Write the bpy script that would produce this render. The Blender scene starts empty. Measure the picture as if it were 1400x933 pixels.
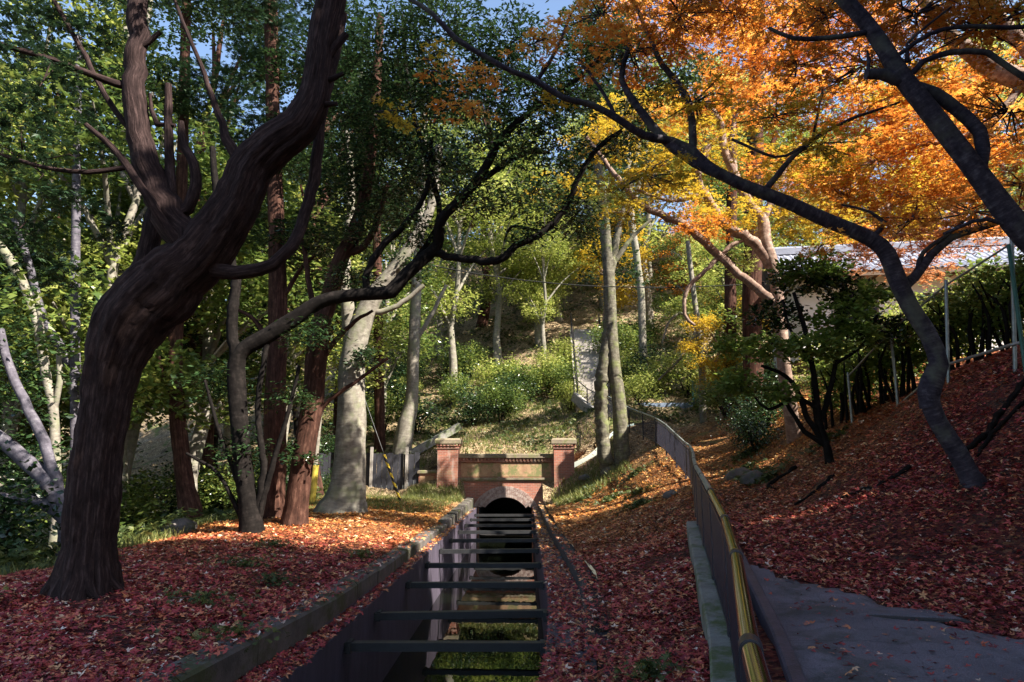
import bpy, math, random
import numpy as np
R = math.radians
rng = np.random.default_rng(7)
random.seed(7)
sc = bpy.context.scene
col = sc.collection

# ---------------------------------------------------------------- camera, world, sun, exposure
F_PX = 933.0
PITCH, YAW = R(10.2), R(1.1)
cam_d = bpy.data.cameras.new('camera'); cam = bpy.data.objects.new('camera', cam_d); col.objects.link(cam)
cam.location = (0, 0, 2.0); cam.rotation_euler = (R(90) + PITCH, 0, YAW)
cam_d.lens = 24; cam_d.sensor_width = 36; cam_d.clip_end = 2000; cam_d.clip_start = 0.05
sc.camera = cam
SUN_AZ, SUN_EL = R(120), R(44)          # azimuth clockwise from +Y (the view direction)
w = bpy.data.worlds.new('World'); sc.world = w; w.use_nodes = True
nt = w.node_tree; sky = nt.nodes.new('ShaderNodeTexSky'); sky.sky_type = 'NISHITA'; sky.sun_disc = False
sky.sun_elevation = SUN_EL; sky.sun_rotation = SUN_AZ
nt.links.new(sky.outputs[0], nt.nodes['Background'].inputs[0]); nt.nodes['Background'].inputs[1].default_value = 0.085
sd = bpy.data.lights.new('sun', 'SUN'); sd.energy = 5.0; sd.angle = R(0.5); sd.color = (1, .93, .82)
sun = bpy.data.objects.new('sun', sd); col.objects.link(sun)
sun.rotation_euler = (R(90) - SUN_EL, 0, -SUN_AZ + math.pi)
sv = (math.sin(SUN_AZ)*math.cos(SUN_EL), math.cos(SUN_AZ)*math.cos(SUN_EL), math.sin(SUN_EL))
from mathutils import Vector
sun.rotation_euler = Vector(sv).to_track_quat('Z', 'Y').to_euler()
sc.view_settings.view_transform = 'Standard'; sc.view_settings.look = 'None'
sc.view_settings.exposure = 1.95; sc.view_settings.gamma = 1
sc.cycles.max_bounces = 6; sc.cycles.transparent_max_bounces = 4; sc.cycles.diffuse_bounces = 3
sc.cycles.transmission_bounces = 3; sc.cycles.glossy_bounces = 3
sc.cycles.sample_clamp_indirect = 4

# ---------------------------------------------------------------- pixel <-> world helper
fw = np.array([-math.sin(YAW)*math.cos(PITCH), math.cos(YAW)*math.cos(PITCH), math.sin(PITCH)])
rt = np.array([math.cos(YAW), math.sin(YAW), 0.0])
up = np.cross(rt, fw)
def at(px, py, Y):
    d = fw*F_PX + rt*(px-700) + up*(466.5-py)
    return np.array([0, 0, 2.0]) + d*(Y/d[1])

# ---------------------------------------------------------------- mesh builder (all quads)
class MB:
    def __init__(s): s.V=[]; s.F=[]; s.U=[]; s.n=0; s.smooth=[]; s.mi=[]; s.cur=0
    def add(s, V, F, U=None, smooth=False):
        V=np.asarray(V,float); F=np.asarray(F,int)
        s.V.append(V); s.F.append(F+s.n); s.n+=len(V)
        s.U.append(np.zeros((len(F)*4,2)) if U is None else U)
        s.smooth.append(np.full(len(F), smooth)); s.mi.append(np.full(len(F), s.cur))
        return s
    def box(s, x0,x1,y0,y1,z0,z1, rz=0, c=None):
        V=np.array([[x0,y0,z0],[x1,y0,z0],[x1,y1,z0],[x0,y1,z0],[x0,y0,z1],[x1,y0,z1],[x1,y1,z1],[x0,y1,z1]],float)
        if rz:
            cx,cy=(c if c is not None else ((x0+x1)/2,(y0+y1)/2))
            a=V[:,:2]-[cx,cy]; V[:,0]=cx+a[:,0]*math.cos(rz)-a[:,1]*math.sin(rz); V[:,1]=cy+a[:,0]*math.sin(rz)+a[:,1]*math.cos(rz)
        F=[[0,3,2,1],[4,5,6,7],[0,1,5,4],[1,2,6,5],[2,3,7,6],[3,0,4,7]]
        return s.add(V,F)
    def rbox(s, x0,x1,y0,y1,z0,z1,b=.03):   # box with chamfered top edges
        s.box(x0,x1,y0,y1,z0,z1-b)
        V=[[x0,y0,z1-b],[x1,y0,z1-b],[x1,y1,z1-b],[x0,y1,z1-b],[x0+b,y0+b,z1],[x1-b,y0+b,z1],[x1-b,y1-b,z1],[x0+b,y1-b,z1]]
        return s.add(V,[[4,5,6,7],[0,1,5,4],[1,2,6,5],[2,3,7,6],[3,0,4,7]])
    def bar(s, a, b, wd, ht):
        a=np.asarray(a,float); b=np.asarray(b,float); d=b-a; d/=np.linalg.norm(d)
        r=np.cross(d,[0,0,1.]); 
        if np.linalg.norm(r)<1e-3: r=np.array([1.,0,0])
        r/=np.linalg.norm(r); u=np.cross(r,d)
        V=[p+r*i*wd/2+u*j*ht/2 for p in (a,b) for i,j in ((-1,-1),(1,-1),(1,1),(-1,1))]
        return s.add(V,[[0,1,2,3],[7,6,5,4],[0,4,5,1],[1,5,6,2],[2,6,7,3],[3,7,4,0]])
    def grid(s, G, smooth=True):            # G: rows x cols x 3
        r,c=G.shape[:2]; i=np.arange(r*c).reshape(r,c)
        F=np.stack([i[:-1,:-1],i[:-1,1:],i[1:,1:],i[1:,:-1]],-1).reshape(-1,4)
        return s.add(G.reshape(-1,3),F,None,smooth)
    def tube(s, pts, rad, seg=8, step=None, rough=0, flute=0, k=5, smooth=True, resample=True, wob=0):
        P=np.asarray(pts,float); rad=np.asarray(rad,float)
        if resample and len(P)>2:
            Q=[];q=[]
            Pe=np.vstack([2*P[0]-P[1],P,2*P[-1]-P[-2]])
            for i in range(len(P)-1):
                L=np.linalg.norm(P[i+1]-P[i]); n=max(1,int(L/(step or .3))); n=min(n,24)
                t=np.arange(n)/n; t=t[:,None]; p0,p1,p2,p3=Pe[i:i+4]
                Q.append(.5*((2*p1)+(-p0+p2)*t+(2*p0-5*p1+4*p2-p3)*t**2+(-p0+3*p1-3*p2+p3)*t**3))
                q.append(rad[i]+(rad[i+1]-rad[i])*t[:,0])
            P=np.vstack(Q+[P[-1:]]); rad=np.concatenate(q+[rad[-1:]])
        if wob: P=P+rng.normal(0,1,P.shape)*wob*rad[:,None]
        T=np.gradient(P,axis=0); T/=np.linalg.norm(T,axis=1)[:,None]+1e-9
        ref=np.array([1.,0,0]) if abs(T[0][0])<.8 else np.array([0,1.,0])
        N=np.cross(T[0],ref); N/=np.linalg.norm(N); th=np.linspace(0,2*math.pi,seg,endpoint=False)
        V=[];ln=0;vs=[]; ph=rng.uniform(0,6.28,4); pn=rng.normal(0,1,seg)
        for i in range(len(P)):
            N=N-T[i]*N.dot(T[i]); N/=np.linalg.norm(N)+1e-9; B=np.cross(T[i],N)
            if i: ln+=np.linalg.norm(P[i]-P[i-1])
            tt=th+ln*.25*(1 if flute else 0)
            m=1+flute*(np.sin(k*tt+ph[0]+ln*.3)*.6+np.sin((k*2+1)*tt+ph[1]-ln*.5)*.4)
            if rough: pn=pn*.75+rng.normal(0,1,seg)*.66; m=m+rough*pn
            V.append(P[i]+rad[i]*m[:,None]*(np.cos(th)[:,None]*N+np.sin(th)[:,None]*B)); vs.append(ln)
        V=np.array(V); r=len(P); i=np.arange(r*seg).reshape(r,seg); j=np.roll(i,-1,1)
        F=np.stack([i[:-1],j[:-1],j[1:],i[1:]],-1).reshape(-1,4)
        R0=float(np.mean(rad))*2*math.pi
        u0=np.arange(seg)/seg*R0; u1=(np.arange(seg)+1)/seg*R0; vs=np.array(vs)
        U=np.zeros((r-1,seg,4,2)); U[:,:,0,0]=u0; U[:,:,3,0]=u0; U[:,:,1,0]=u1; U[:,:,2,0]=u1
        U[:,:,0,1]=vs[:-1,None]; U[:,:,1,1]=vs[:-1,None]; U[:,:,2,1]=vs[1:,None]; U[:,:,3,1]=vs[1:,None]
        s.add(V.reshape(-1,3),F,U.reshape(-1,2),smooth)
        for row,c0 in ((0,P[0]),(r-1,P[-1])):     # caps
            ring=V[row]; h=seg//2
            q=[[a,a+1,seg-2-a,seg-1-a] for a in range(h-1)]
            q=q if row else [x[::-1] for x in q]
            s.add(ring,q,None,False)
        return s
    def build(s, name, mat, parent=None, loc=None):
        V=np.vstack(s.V); F=np.vstack(s.F); U=np.vstack(s.U); sm=np.concatenate(s.smooth)
        if loc is not None: V=V-np.asarray(loc)
        me=bpy.data.meshes.new(name)
        me.vertices.add(len(V)); me.vertices.foreach_set('co',V.astype(np.float32).ravel())
        me.loops.add(F.size); me.loops.foreach_set('vertex_index',F.ravel().astype(np.int32))
        me.polygons.add(len(F)); me.polygons.foreach_set('loop_start',np.arange(0,F.size,4,dtype=np.int32))
        me.polygons.foreach_set('use_smooth',sm)
        uv=me.uv_layers.new(name='UVMap'); uv.data.foreach_set('uv',U.astype(np.float32).ravel())
        me.update(calc_edges=True)
        for m_ in (mat if isinstance(mat,(list,tuple)) else [mat]): me.materials.append(m_)
        if s.cur: me.polygons.foreach_set('material_index',np.concatenate(s.mi).astype(np.int32))
        o=bpy.data.objects.new(name,me); col.objects.link(o)
        if parent is not None: o.parent=parent
        elif loc is not None: o.location=loc
        return o
def tag(o,label=None,cat=None,group=None,kind=None):
    if label:o['label']=label
    if cat:o['category']=cat
    if group:o['group']=group
    if kind:o['kind']=kind
    return o
def empty(name,loc,label,cat,group=None,rz=0):
    o=bpy.data.objects.new(name,None); col.objects.link(o); o.location=loc; o.rotation_euler=(0,0,rz); o.empty_display_size=.2
    return tag(o,label,cat,group)
def kids(o): return [c for c in bpy.data.objects if c.parent is o]

# ---------------------------------------------------------------- materials
def nodes(name):
    m=bpy.data.materials.new(name); m.use_nodes=True; t=m.node_tree; return m,t,t.nodes['Principled BSDF']
def N(t,typ,**kw):
    n=t.nodes.new(typ)
    for k,v in kw.items(): setattr(n,k,v)
    return n
def ramp(t,fac,stops,interp='LINEAR'):
    n=t.nodes.new('ShaderNodeValToRGB'); cr=n.color_ramp; cr.interpolation=interp
    while len(cr.elements)<len(stops): cr.elements.new(.5)
    for e,(p,c) in zip(cr.elements,stops): e.position=p; e.color=(*c,1)
    t.links.new(fac,n.inputs[0]); return n.outputs[0]
def noise(t,vec,scale,detail=4,rough=.6):
    n=t.nodes.new('ShaderNodeTexNoise'); n.inputs['Scale'].default_value=scale; n.inputs['Detail'].default_value=detail
    n.inputs['Roughness'].default_value=rough
    if vec is not None: t.links.new(vec,n.inputs['Vector'])
    return n.outputs['Fac']
def mapping(t,vec,scale):
    n=t.nodes.new('ShaderNodeMapping'); n.inputs['Scale'].default_value=scale; t.links.new(vec,n.inputs[0]); return n.outputs[0]
def mix(t,f,a,b,mode='MIX'):
    n=t.nodes.new('ShaderNodeMix'); n.data_type='RGBA'; n.blend_type=mode
    if isinstance(f,float): n.inputs[0].default_value=f
    else: t.links.new(f,n.inputs[0])
    for i,x in ((6,a),(7,b)):
        if isinstance(x,tuple): n.inputs[i].default_value=(*x,1)
        else: t.links.new(x,n.inputs[i])
    return n.outputs[2]
def bump(t,b,h,strength=.5,dist=.02):
    n=t.nodes.new('ShaderNodeBump'); n.inputs['Strength'].default_value=strength; n.inputs['Distance'].default_value=dist
    t.links.new(h,n.inputs['Height']); t.links.new(n.outputs[0],b.inputs['Normal'])
def objc(t): return t.nodes.new('ShaderNodeTexCoord').outputs['Object']
def worldc(t): return t.nodes.new('ShaderNodeNewGeometry').outputs['Position']
def uvc(t): return t.nodes.new('ShaderNodeTexCoord').outputs['UV']
def bark(name,c0,c1,c2,su=14,sv=1.6,dist=.03,patch=None,rough=.9):
    m,t,b=nodes(name); uv=uvc(t)
    n1=noise(t,mapping(t,uv,(su,sv,1)),1.0,6,.65); n2=noise(t,mapping(t,worldc(t),(1,1,1)),2.2,4)
    n3=noise(t,mapping(t,uv,(su*.55,sv*3.2,1)),1.0,5,.7); av=N(t,'ShaderNodeMath',operation='MULTIPLY_ADD'); av.inputs[1].default_value=.55; t.links.new(n1,av.inputs[0])
    a3=N(t,'ShaderNodeMath',operation='MULTIPLY'); a3.inputs[1].default_value=.45; t.links.new(n3,a3.inputs[0]); t.links.new(a3.outputs[0],av.inputs[2]); n1=av.outputs[0]
    c=ramp(t,n1,[(.36,c0),(.52,c1),(.66,c2)])
    if patch is not None:
        f=ramp(t,n2,[(.5,(0,0,0)),(.66,(.7,.7,.7))]); c=mix(t,f,c,patch)
    else: c=mix(t,.35,c,ramp(t,n2,[(.3,(.25,.25,.25)),(.7,(1,1,1))]),'MULTIPLY')
    t.links.new(c,b.inputs['Base Color']); b.inputs['Roughness'].default_value=rough
    b.inputs['Specular IOR Level'].default_value=.08
    bump(t,b,n1,.9,dist); return m
def leafmat(name,stops,trans=.4,spec=.3,rough=.45,ng=.5):
    m,t,b=nodes(name); g=t.nodes.new('ShaderNodeNewGeometry')
    n=noise(t,g.outputs['Position'],ng,2)
    mx=N(t,'ShaderNodeMath',operation='MULTIPLY_ADD'); mx.inputs[1].default_value=.62; t.links.new(g.outputs['Random Per Island'],mx.inputs[0])
    m2=N(t,'ShaderNodeMath',operation='MULTIPLY_ADD'); m2.inputs[1].default_value=.9; m2.inputs[2].default_value=-.26; t.links.new(n,m2.inputs[0])
    t.links.new(m2.outputs[0],mx.inputs[2])
    c=ramp(t,mx.outputs[0],stops); t.links.new(c,b.inputs['Base Color'])
    b.inputs['Roughness'].default_value=rough; b.inputs['Specular IOR Level'].default_value=spec
    tr=t.nodes.new('ShaderNodeBsdfTranslucent'); t.links.new(c,tr.inputs[0])
    ms=t.nodes.new('ShaderNodeMixShader'); ms.inputs[0].default_value=trans
    t.links.new(b.outputs[0],ms.inputs[1]); t.links.new(tr.outputs[0],ms.inputs[2])
    t.links.new(ms.outputs[0],t.nodes['Material Output'].inputs[0]); return m
def plain(name,c,rough=.6,metal=0,var=.35,scale=6,bs=.3,c2=None):
    m,t,b=nodes(name); n=noise(t,worldc(t),scale,5,.65)
    k=c2 or tuple(x*(1-var) for x in c)
    t.links.new(ramp(t,n,[(.35,k),(.65,c)]),b.inputs['Base Color']); b.inputs['Roughness'].default_value=rough
    b.inputs['Metallic'].default_value=metal
    if bs: bump(t,b,noise(t,worldc(t),scale*6,4),bs,.01)
    return m

M={}
M['cedar_bark']=bark('cedar_bark',(.008,.005,.005),(.035,.022,.021),(.10,.065,.06),34,1.6,.04)
M['red_bark']=bark('red_bark',(.015,.008,.006),(.06,.028,.02),(.16,.085,.06),18,1.2,.03)
M['dark_bark']=bark('dark_bark',(.004,.003,.003),(.011,.009,.008),(.028,.022,.020),10,3,.02)
M['maple_bark']=bark('maple_bark',(.015,.012,.017),(.04,.033,.044),(.11,.095,.11),8,7,.012,(.10,.10,.08))
M['pale_bark']=bark('pale_bark',(.09,.08,.065),(.19,.17,.14),(.30,.28,.23),6,4,.012,(.16,.17,.10))
M['moss_bark']=bark('moss_bark',(.04,.035,.025),(.11,.10,.075),(.24,.22,.16),8,4,.015,(.13,.15,.05))
M['pink_bark']=bark('pink_bark',(.10,.06,.05),(.26,.18,.14),(.46,.38,.32),7,4,.015)
M['grey_bark']=bark('grey_bark',(.05,.045,.055),(.11,.10,.12),(.20,.19,.20),8,4,.015)
M['ever_leaf']=leafmat('evergreen_leaves',[(0,(.010,.022,.010)),(.5,(.022,.048,.016)),(.85,(.05,.09,.025)),(1,(.10,.13,.03))],.28,.7,.26)
M['cedar_leaf']=leafmat('cedar_leaves',[(0,(.012,.028,.014)),(.5,(.025,.055,.022)),(1,(.06,.10,.03))],.25)
M['mid_leaf']=leafmat('broad_leaves',[(0,(.03,.06,.015)),(.45,(.09,.14,.03)),(.75,(.20,.24,.05)),(1,(.38,.36,.09))],.45,.6,.3)
M['lime_leaf']=leafmat('lime_leaves',[(0,(.08,.12,.02)),(.4,(.22,.27,.05)),(.7,(.40,.42,.10)),(1,(.62,.58,.22))],.5,.35)
M['yellow_leaf']=leafmat('yellow_leaves',[(0,(.22,.16,.02)),(.4,(.45,.32,.03)),(.75,(.62,.42,.04)),(1,(.60,.25,.03))],.5,.2)
M['orange_leaf']=leafmat('orange_leaves',[(0,(.32,.08,.015)),(.35,(.60,.20,.03)),(.65,(.74,.34,.05)),(1,(.85,.55,.14))],.52,.2)
M['rust_leaf']=leafmat('rust_leaves',[(0,(.30,.09,.04)),(.5,(.55,.22,.08)),(1,(.7,.40,.20))],.5,.2)
M['hedge_leaf']=leafmat('hedge_leaves',[(0,(.04,.07,.015)),(.5,(.12,.19,.03)),(1,(.30,.36,.08))],.45,.4)
M['grass']=leafmat('grass_blades',[(0,(.06,.08,.02)),(.6,(.16,.18,.05)),(1,(.36,.32,.12))],.4)
M['under']=leafmat('undergrowth_leaves',[(0,(.02,.035,.012)),(.5,(.06,.09,.025)),(.8,(.14,.16,.04)),(1,(.28,.22,.08))],.35,.4)
def litter_mat(name):       # red leaves under the near maples, orange further up the path
    m,t,b=nodes(name); g=t.nodes.new('ShaderNodeNewGeometry')
    rnd=g.outputs['Random Per Island']; pos=g.outputs['Position']
    red=ramp(t,rnd,[(0,(.06,.007,.012)),(.22,(.20,.020,.030)),(.48,(.36,.040,.048)),(.68,(.48,.085,.065)),(.84,(.56,.19,.08)),(.93,(.62,.34,.16)),(1,(.72,.60,.52))])
    org=ramp(t,rnd,[(0,(.10,.03,.01)),(.3,(.30,.09,.02)),(.65,(.50,.20,.035)),(.9,(.60,.34,.10)),(1,(.66,.52,.3))])
    tan=ramp(t,rnd,[(0,(.10,.06,.03)),(.4,(.26,.16,.08)),(.8,(.42,.30,.16)),(1,(.6,.5,.32))])
    sp=t.nodes.new('ShaderNodeSeparateXYZ'); t.links.new(pos,sp.inputs[0])
    nz=noise(t,pos,.35,3); a=N(t,'ShaderNodeMath',operation='MULTIPLY_ADD'); a.inputs[1].default_value=9; t.links.new(nz,a.inputs[0]); t.links.new(sp.outputs[1],a.inputs[2])
    def mr(lo,hi):
        r=t.nodes.new('ShaderNodeMapRange'); r.inputs[1].default_value=lo; r.inputs[2].default_value=hi; t.links.new(a.outputs[0],r.inputs[0]); return r.outputs[0]
    c=mix(t,mr(16,26),red,org); c=mix(t,mr(31,37),c,tan)
    t.links.new(c,b.inputs['Base Color']); b.inputs['Roughness'].default_value=.5; b.inputs['Specular IOR Level'].default_value=.35
    return m
M['litter']=litter_mat('fallen_leaves')
def ground_mat():
    m,t,b=nodes('ground_litter'); pos=worldc(t)
    v=t.nodes.new('ShaderNodeTexVoronoi'); v.inputs['Scale'].default_value=22; t.links.new(pos,v.inputs['Vector'])
    bw=t.nodes.new('ShaderNodeSeparateColor'); t.links.new(v.outputs['Color'],bw.inputs[0]); rnd=bw.outputs[0]
    red=ramp(t,rnd,[(0,(.02,.005,.005)),(.4,(.07,.010,.010)),(.8,(.15,.03,.02)),(1,(.26,.11,.05))])
    org=ramp(t,rnd,[(0,(.05,.02,.008)),(.5,(.20,.07,.02)),(1,(.38,.20,.06))])
    tan=ramp(t,rnd,[(0,(.08,.05,.03)),(.5,(.22,.15,.08)),(1,(.42,.33,.2))])
    sp=t.nodes.new('ShaderNodeSeparateXYZ'); t.links.new(pos,sp.inputs[0])
    nz=noise(t,pos,.35,3); a=N(t,'ShaderNodeMath',operation='MULTIPLY_ADD'); a.inputs[1].default_value=9; t.links.new(nz,a.inputs[0]); t.links.new(sp.outputs[1],a.inputs[2])
    def mr(lo,hi):
        r=t.nodes.new('ShaderNodeMapRange'); r.inputs[1].default_value=lo; r.inputs[2].default_value=hi; t.links.new(a.outputs[0],r.inputs[0]); return r.outputs[0]
    c=mix(t,mr(16,26),red,org); c=mix(t,mr(31,37),c,tan)
    soil=ramp(t,noise(t,pos,1.7,6,.7),[(.5,(0,0,0)),(.7,(1,1,1))]); c=mix(t,soil,c,(.035,.025,.018))
    gr=ramp(t,noise(t,pos,.9,5,.6),[(.56,(0,0,0)),(.66,(1,1,1))]); f=N(t,'ShaderNodeMath',operation='MULTIPLY'); t.links.new(gr,f.inputs[0]); t.links.new(mr(28,34),f.inputs[1])
    c=mix(t,f.outputs[0],c,(.10,.12,.035))
    t.links.new(c,b.inputs['Base Color']); b.inputs['Roughness'].default_value=.85; b.inputs['Specular IOR Level'].default_value=.2
    bump(t,b,v.outputs['Distance'],.8,.04); return m
M['ground']=ground_mat()
def concrete(name,base,dark,moss=None,streak=False,rough=.8):
    m,t,b=nodes(name); pos=worldc(t)
    n=noise(t,mapping(t,pos,(1.5,1.5,.35) if streak else (1,1,1)),3,6,.7)
    c=ramp(t,n,[(.3,dark),(.62,base)])
    sp=ramp(t,noise(t,pos,60,3),[(.4,(.75,.75,.75)),(.6,(1,1,1))]); c=mix(t,.6,c,sp,'MULTIPLY')
    if moss:
        f=ramp(t,noise(t,pos,2.3,6,.7),[(.48,(0,0,0)),(.6,(1,1,1))]); c=mix(t,f,c,moss)
    t.links.new(c,b.inputs['Base Color']); b.inputs['Roughness'].default_value=rough
    bump(t,b,noise(t,pos,35,5),.5,.012); return m
M['canal']=concrete('canal_wall_concrete',(.085,.068,.10),(.03,.026,.036),None,True,.6)
M['curb']=concrete('mossy_curb_stone',(.13,.11,.10),(.05,.045,.04),(.05,.055,.02))
M['plinth']=concrete('weathered_plinth',(.24,.23,.20),(.12,.11,.10),(.07,.09,.03))
M['pale_conc']=concrete('pale_concrete',(.40,.36,.32),(.20,.18,.16))
M['blue_conc']=concrete('bluish_retaining_wall',(.20,.26,.36),(.12,.16,.24))
M['stone']=concrete('cap_stone',(.27,.22,.15),(.13,.10,.07),(.15,.15,.06))
M['plaster']=concrete('tan_panel',(.42,.27,.15),(.26,.14,.08),(.16,.16,.06))
M['dark_board']=plain('dark_boards',(.03,.03,.04),.8)
M['black_stone']=concrete('dark_stone_edge',(.045,.042,.045),(.02,.02,.022))
M['beam']=plain('dark_beam',(.022,.022,.024),.55,0,.4,8)
M['rail_blue']=plain('painted_rail',(.028,.028,.045),.4,.3,.3,9,.1)
M['rail_dark']=plain('dark_iron',(.03,.028,.03),.5,.5,.3,9,.1)
M['galv']=plain('galvanised_pipe',(.30,.32,.31),.45,.6,.3,12,.1)
M['teal']=plain('teal_post',(.03,.12,.10),.5,.1)
M['cable']=plain('black_cable',(.004,.004,.004),1.0)
M['wire']=plain('grey_wire',(.3,.3,.3),.4,.6)
M['white_wall']=plain('white_wall_paint',(.78,.76,.74),.8,0,.08,2)
M['tile']=plain('grey_roof_tile',(.26,.27,.32),.35,0,.35,3,.2)
M['wood']=plain('brown_timber',(.15,.09,.05),.7)
M['yellow_paint']=plain('yellow_guard',(.55,.42,.06),.5,0,.2)
M['stick']=plain('dry_stick',(.16,.12,.09),.9,0,.5,14)
m,t,b=nodes('polished_steel'); b.inputs['Metallic'].default_value=1; b.inputs['Roughness'].default_value=.13; b.inputs['Base Color'].default_value=(.38,.375,.36,1); M['steel']=m
bump(t,b,noise(t,worldc(t),40,3),.08,.002)
m,t,b=nodes('canal_water_surface'); b.inputs['Base Color'].default_value=(.004,.005,.003,1); b.inputs['Roughness'].default_value=.015
b.inputs['IOR'].default_value=1.33; b.inputs['Specular IOR Level'].default_value=.5; bump(t,b,noise(t,mapping(t,worldc(t),(1,.35,1)),2.2,3),.10,.02); M['water']=m
m,t,b=nodes('asphalt'); pos=worldc(t)
n=noise(t,pos,1.2,6,.65); c=ramp(t,n,[(.3,(.12,.11,.135)),(.7,(.24,.215,.255))])
v=t.nodes.new('ShaderNodeTexVoronoi'); v.inputs['Scale'].default_value=90; t.links.new(pos,v.inputs['Vector'])
c=mix(t,.7,c,ramp(t,v.outputs['Distance'],[(.1,(1.3,1.3,1.3)),(.6,(.55,.55,.55))]),'MULTIPLY')
f=ramp(t,noise(t,pos,.9,6,.75),[(.5,(0,0,0)),(.62,(.7,.7,.7))]); c=mix(t,f,c,(.05,.052,.045))
v2=t.nodes.new('ShaderNodeTexVoronoi'); v2.feature='DISTANCE_TO_EDGE'; v2.inputs['Scale'].default_value=1.1
wr=mix(t,.12,pos,noise(t,pos,3,4)); t.links.new(wr,v2.inputs['Vector']); c=mix(t,ramp(t,v2.outputs['Distance'],[(.002,(.35,.35,.35)),(.006,(0,0,0))]),c,(.02,.02,.02))
t.links.new(c,b.inputs['Base Color']); b.inputs['Roughness'].default_value=.75; bump(t,b,v.outputs['Distance'],.7,.012); M['asphalt']=m
def brickmat():
    m,t,b=nodes('red_brick'); o=worldc(t); s=t.nodes.new('ShaderNodeSeparateXYZ'); t.links.new(o,s.inputs[0])
    cb=t.nodes.new('ShaderNodeCombineXYZ'); ad=N(t,'ShaderNodeMath',operation='ADD'); t.links.new(s.outputs[0],ad.inputs[0]); t.links.new(s.outputs[1],ad.inputs[1])
    t.links.new(ad.outputs[0],cb.inputs[0]); t.links.new(s.outputs[2],cb.inputs[1])
    br=t.nodes.new('ShaderNodeTexBrick'); t.links.new(cb.outputs[0],br.inputs[0]); br.inputs['Scale'].default_value=1
    br.inputs['Brick Width'].default_value=.24; br.inputs['Row Height'].default_value=.078; br.inputs['Mortar Size'].default_value=.008
    br.inputs['Color1'].default_value=(.36,.12,.075,1); br.inputs['Color2'].default_value=(.24,.085,.06,1); br.inputs['Mortar'].default_value=(.30,.22,.17,1)
    n=noise(t,o,1.1,6,.7); c=mix(t,ramp(t,n,[(.5,(0,0,0)),(.7,(.75,.75,.75))]),br.outputs[0],(.14,.12,.06))
    n2=noise(t,mapping(t,o,(3,3,.5)),1,5); c=mix(t,ramp(t,n2,[(.6,(0,0,0)),(.75,(.6,.6,.6))]),c,(.45,.42,.38))
    t.links.new(c,b.inputs['Base Color']); b.inputs['Roughness'].default_value=.85; bump(t,b,br.outputs['Fac'],-.5,.01); return m
M['brick']=brickmat()
m,t,b=nodes('voussoir_brick'); pos=worldc(t); c=ramp(t,noise(t,pos,7,5),[(.35,(.20,.12,.10)),(.65,(.42,.34,.30))]); t.links.new(c,b.inputs['Base Color']); M['vous']=m
m,t,b=nodes('striped_guard'); s=t.nodes.new('ShaderNodeSeparateXYZ'); t.links.new(uvc(t),s.inputs[0])
a=N(t,'ShaderNodeMath',operation='MULTIPLY_ADD'); a.inputs[1].default_value=2.4; t.links.new(s.outputs[1],a.inputs[0])
a2=N(t,'ShaderNodeMath',operation='MULTIPLY'); a2.inputs[1].default_value=3.; t.links.new(s.outputs[0],a2.inputs[0]); t.links.new(a2.outputs[0],a.inputs[2])
fr=N(t,'ShaderNodeMath',operation='FRACT'); t.links.new(a.outputs[0],fr.inputs[0])
t.links.new(ramp(t,fr.outputs[0],[(0,(.7,.5,.04)),(.5,(.02,.02,.02))],'CONSTANT'),b.inputs['Base Color']); M['stripe']=m

# ---------------------------------------------------------------- terrain
FENCE=[(.30,.6,1.32),(.63,2,1.35),(1.30,4.4,1.43),(1.83,6.5,1.51),(2.43,9.5,1.78),(3.15,13,2.0),(4.1,17,2.3),(4.75,20,2.5),(5.10,22.3,2.7),(5.24,24.6,3.15),(5.30,27,3.7),(5.2,29.2,4.05),(4.77,32,4.6),(4.2,34.2,5.3),(3.75,36.5,5.9)]
fa=np.array(FENCE)
ctrl=[]
def c3(*p): ctrl.append(p)
for x,y,z in FENCE:
    c3(x,y,z-1.05); c3(x+.9,y+.2,z-1.05)
for y in (-8,-3,0,3,6,9,12,16,20,24): c3(-2.9,y,.27); c3(-4.2,y,.33)
for y in (27,30,32.5): c3(-2.9,y,.42); c3(-4.2,y,.48); c3(-6,y,.5)
for y in (-8,0,4,7,10,14,18,22,26,30,32.5): c3(1.1,y,.14 if y<20 else .25)
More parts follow.
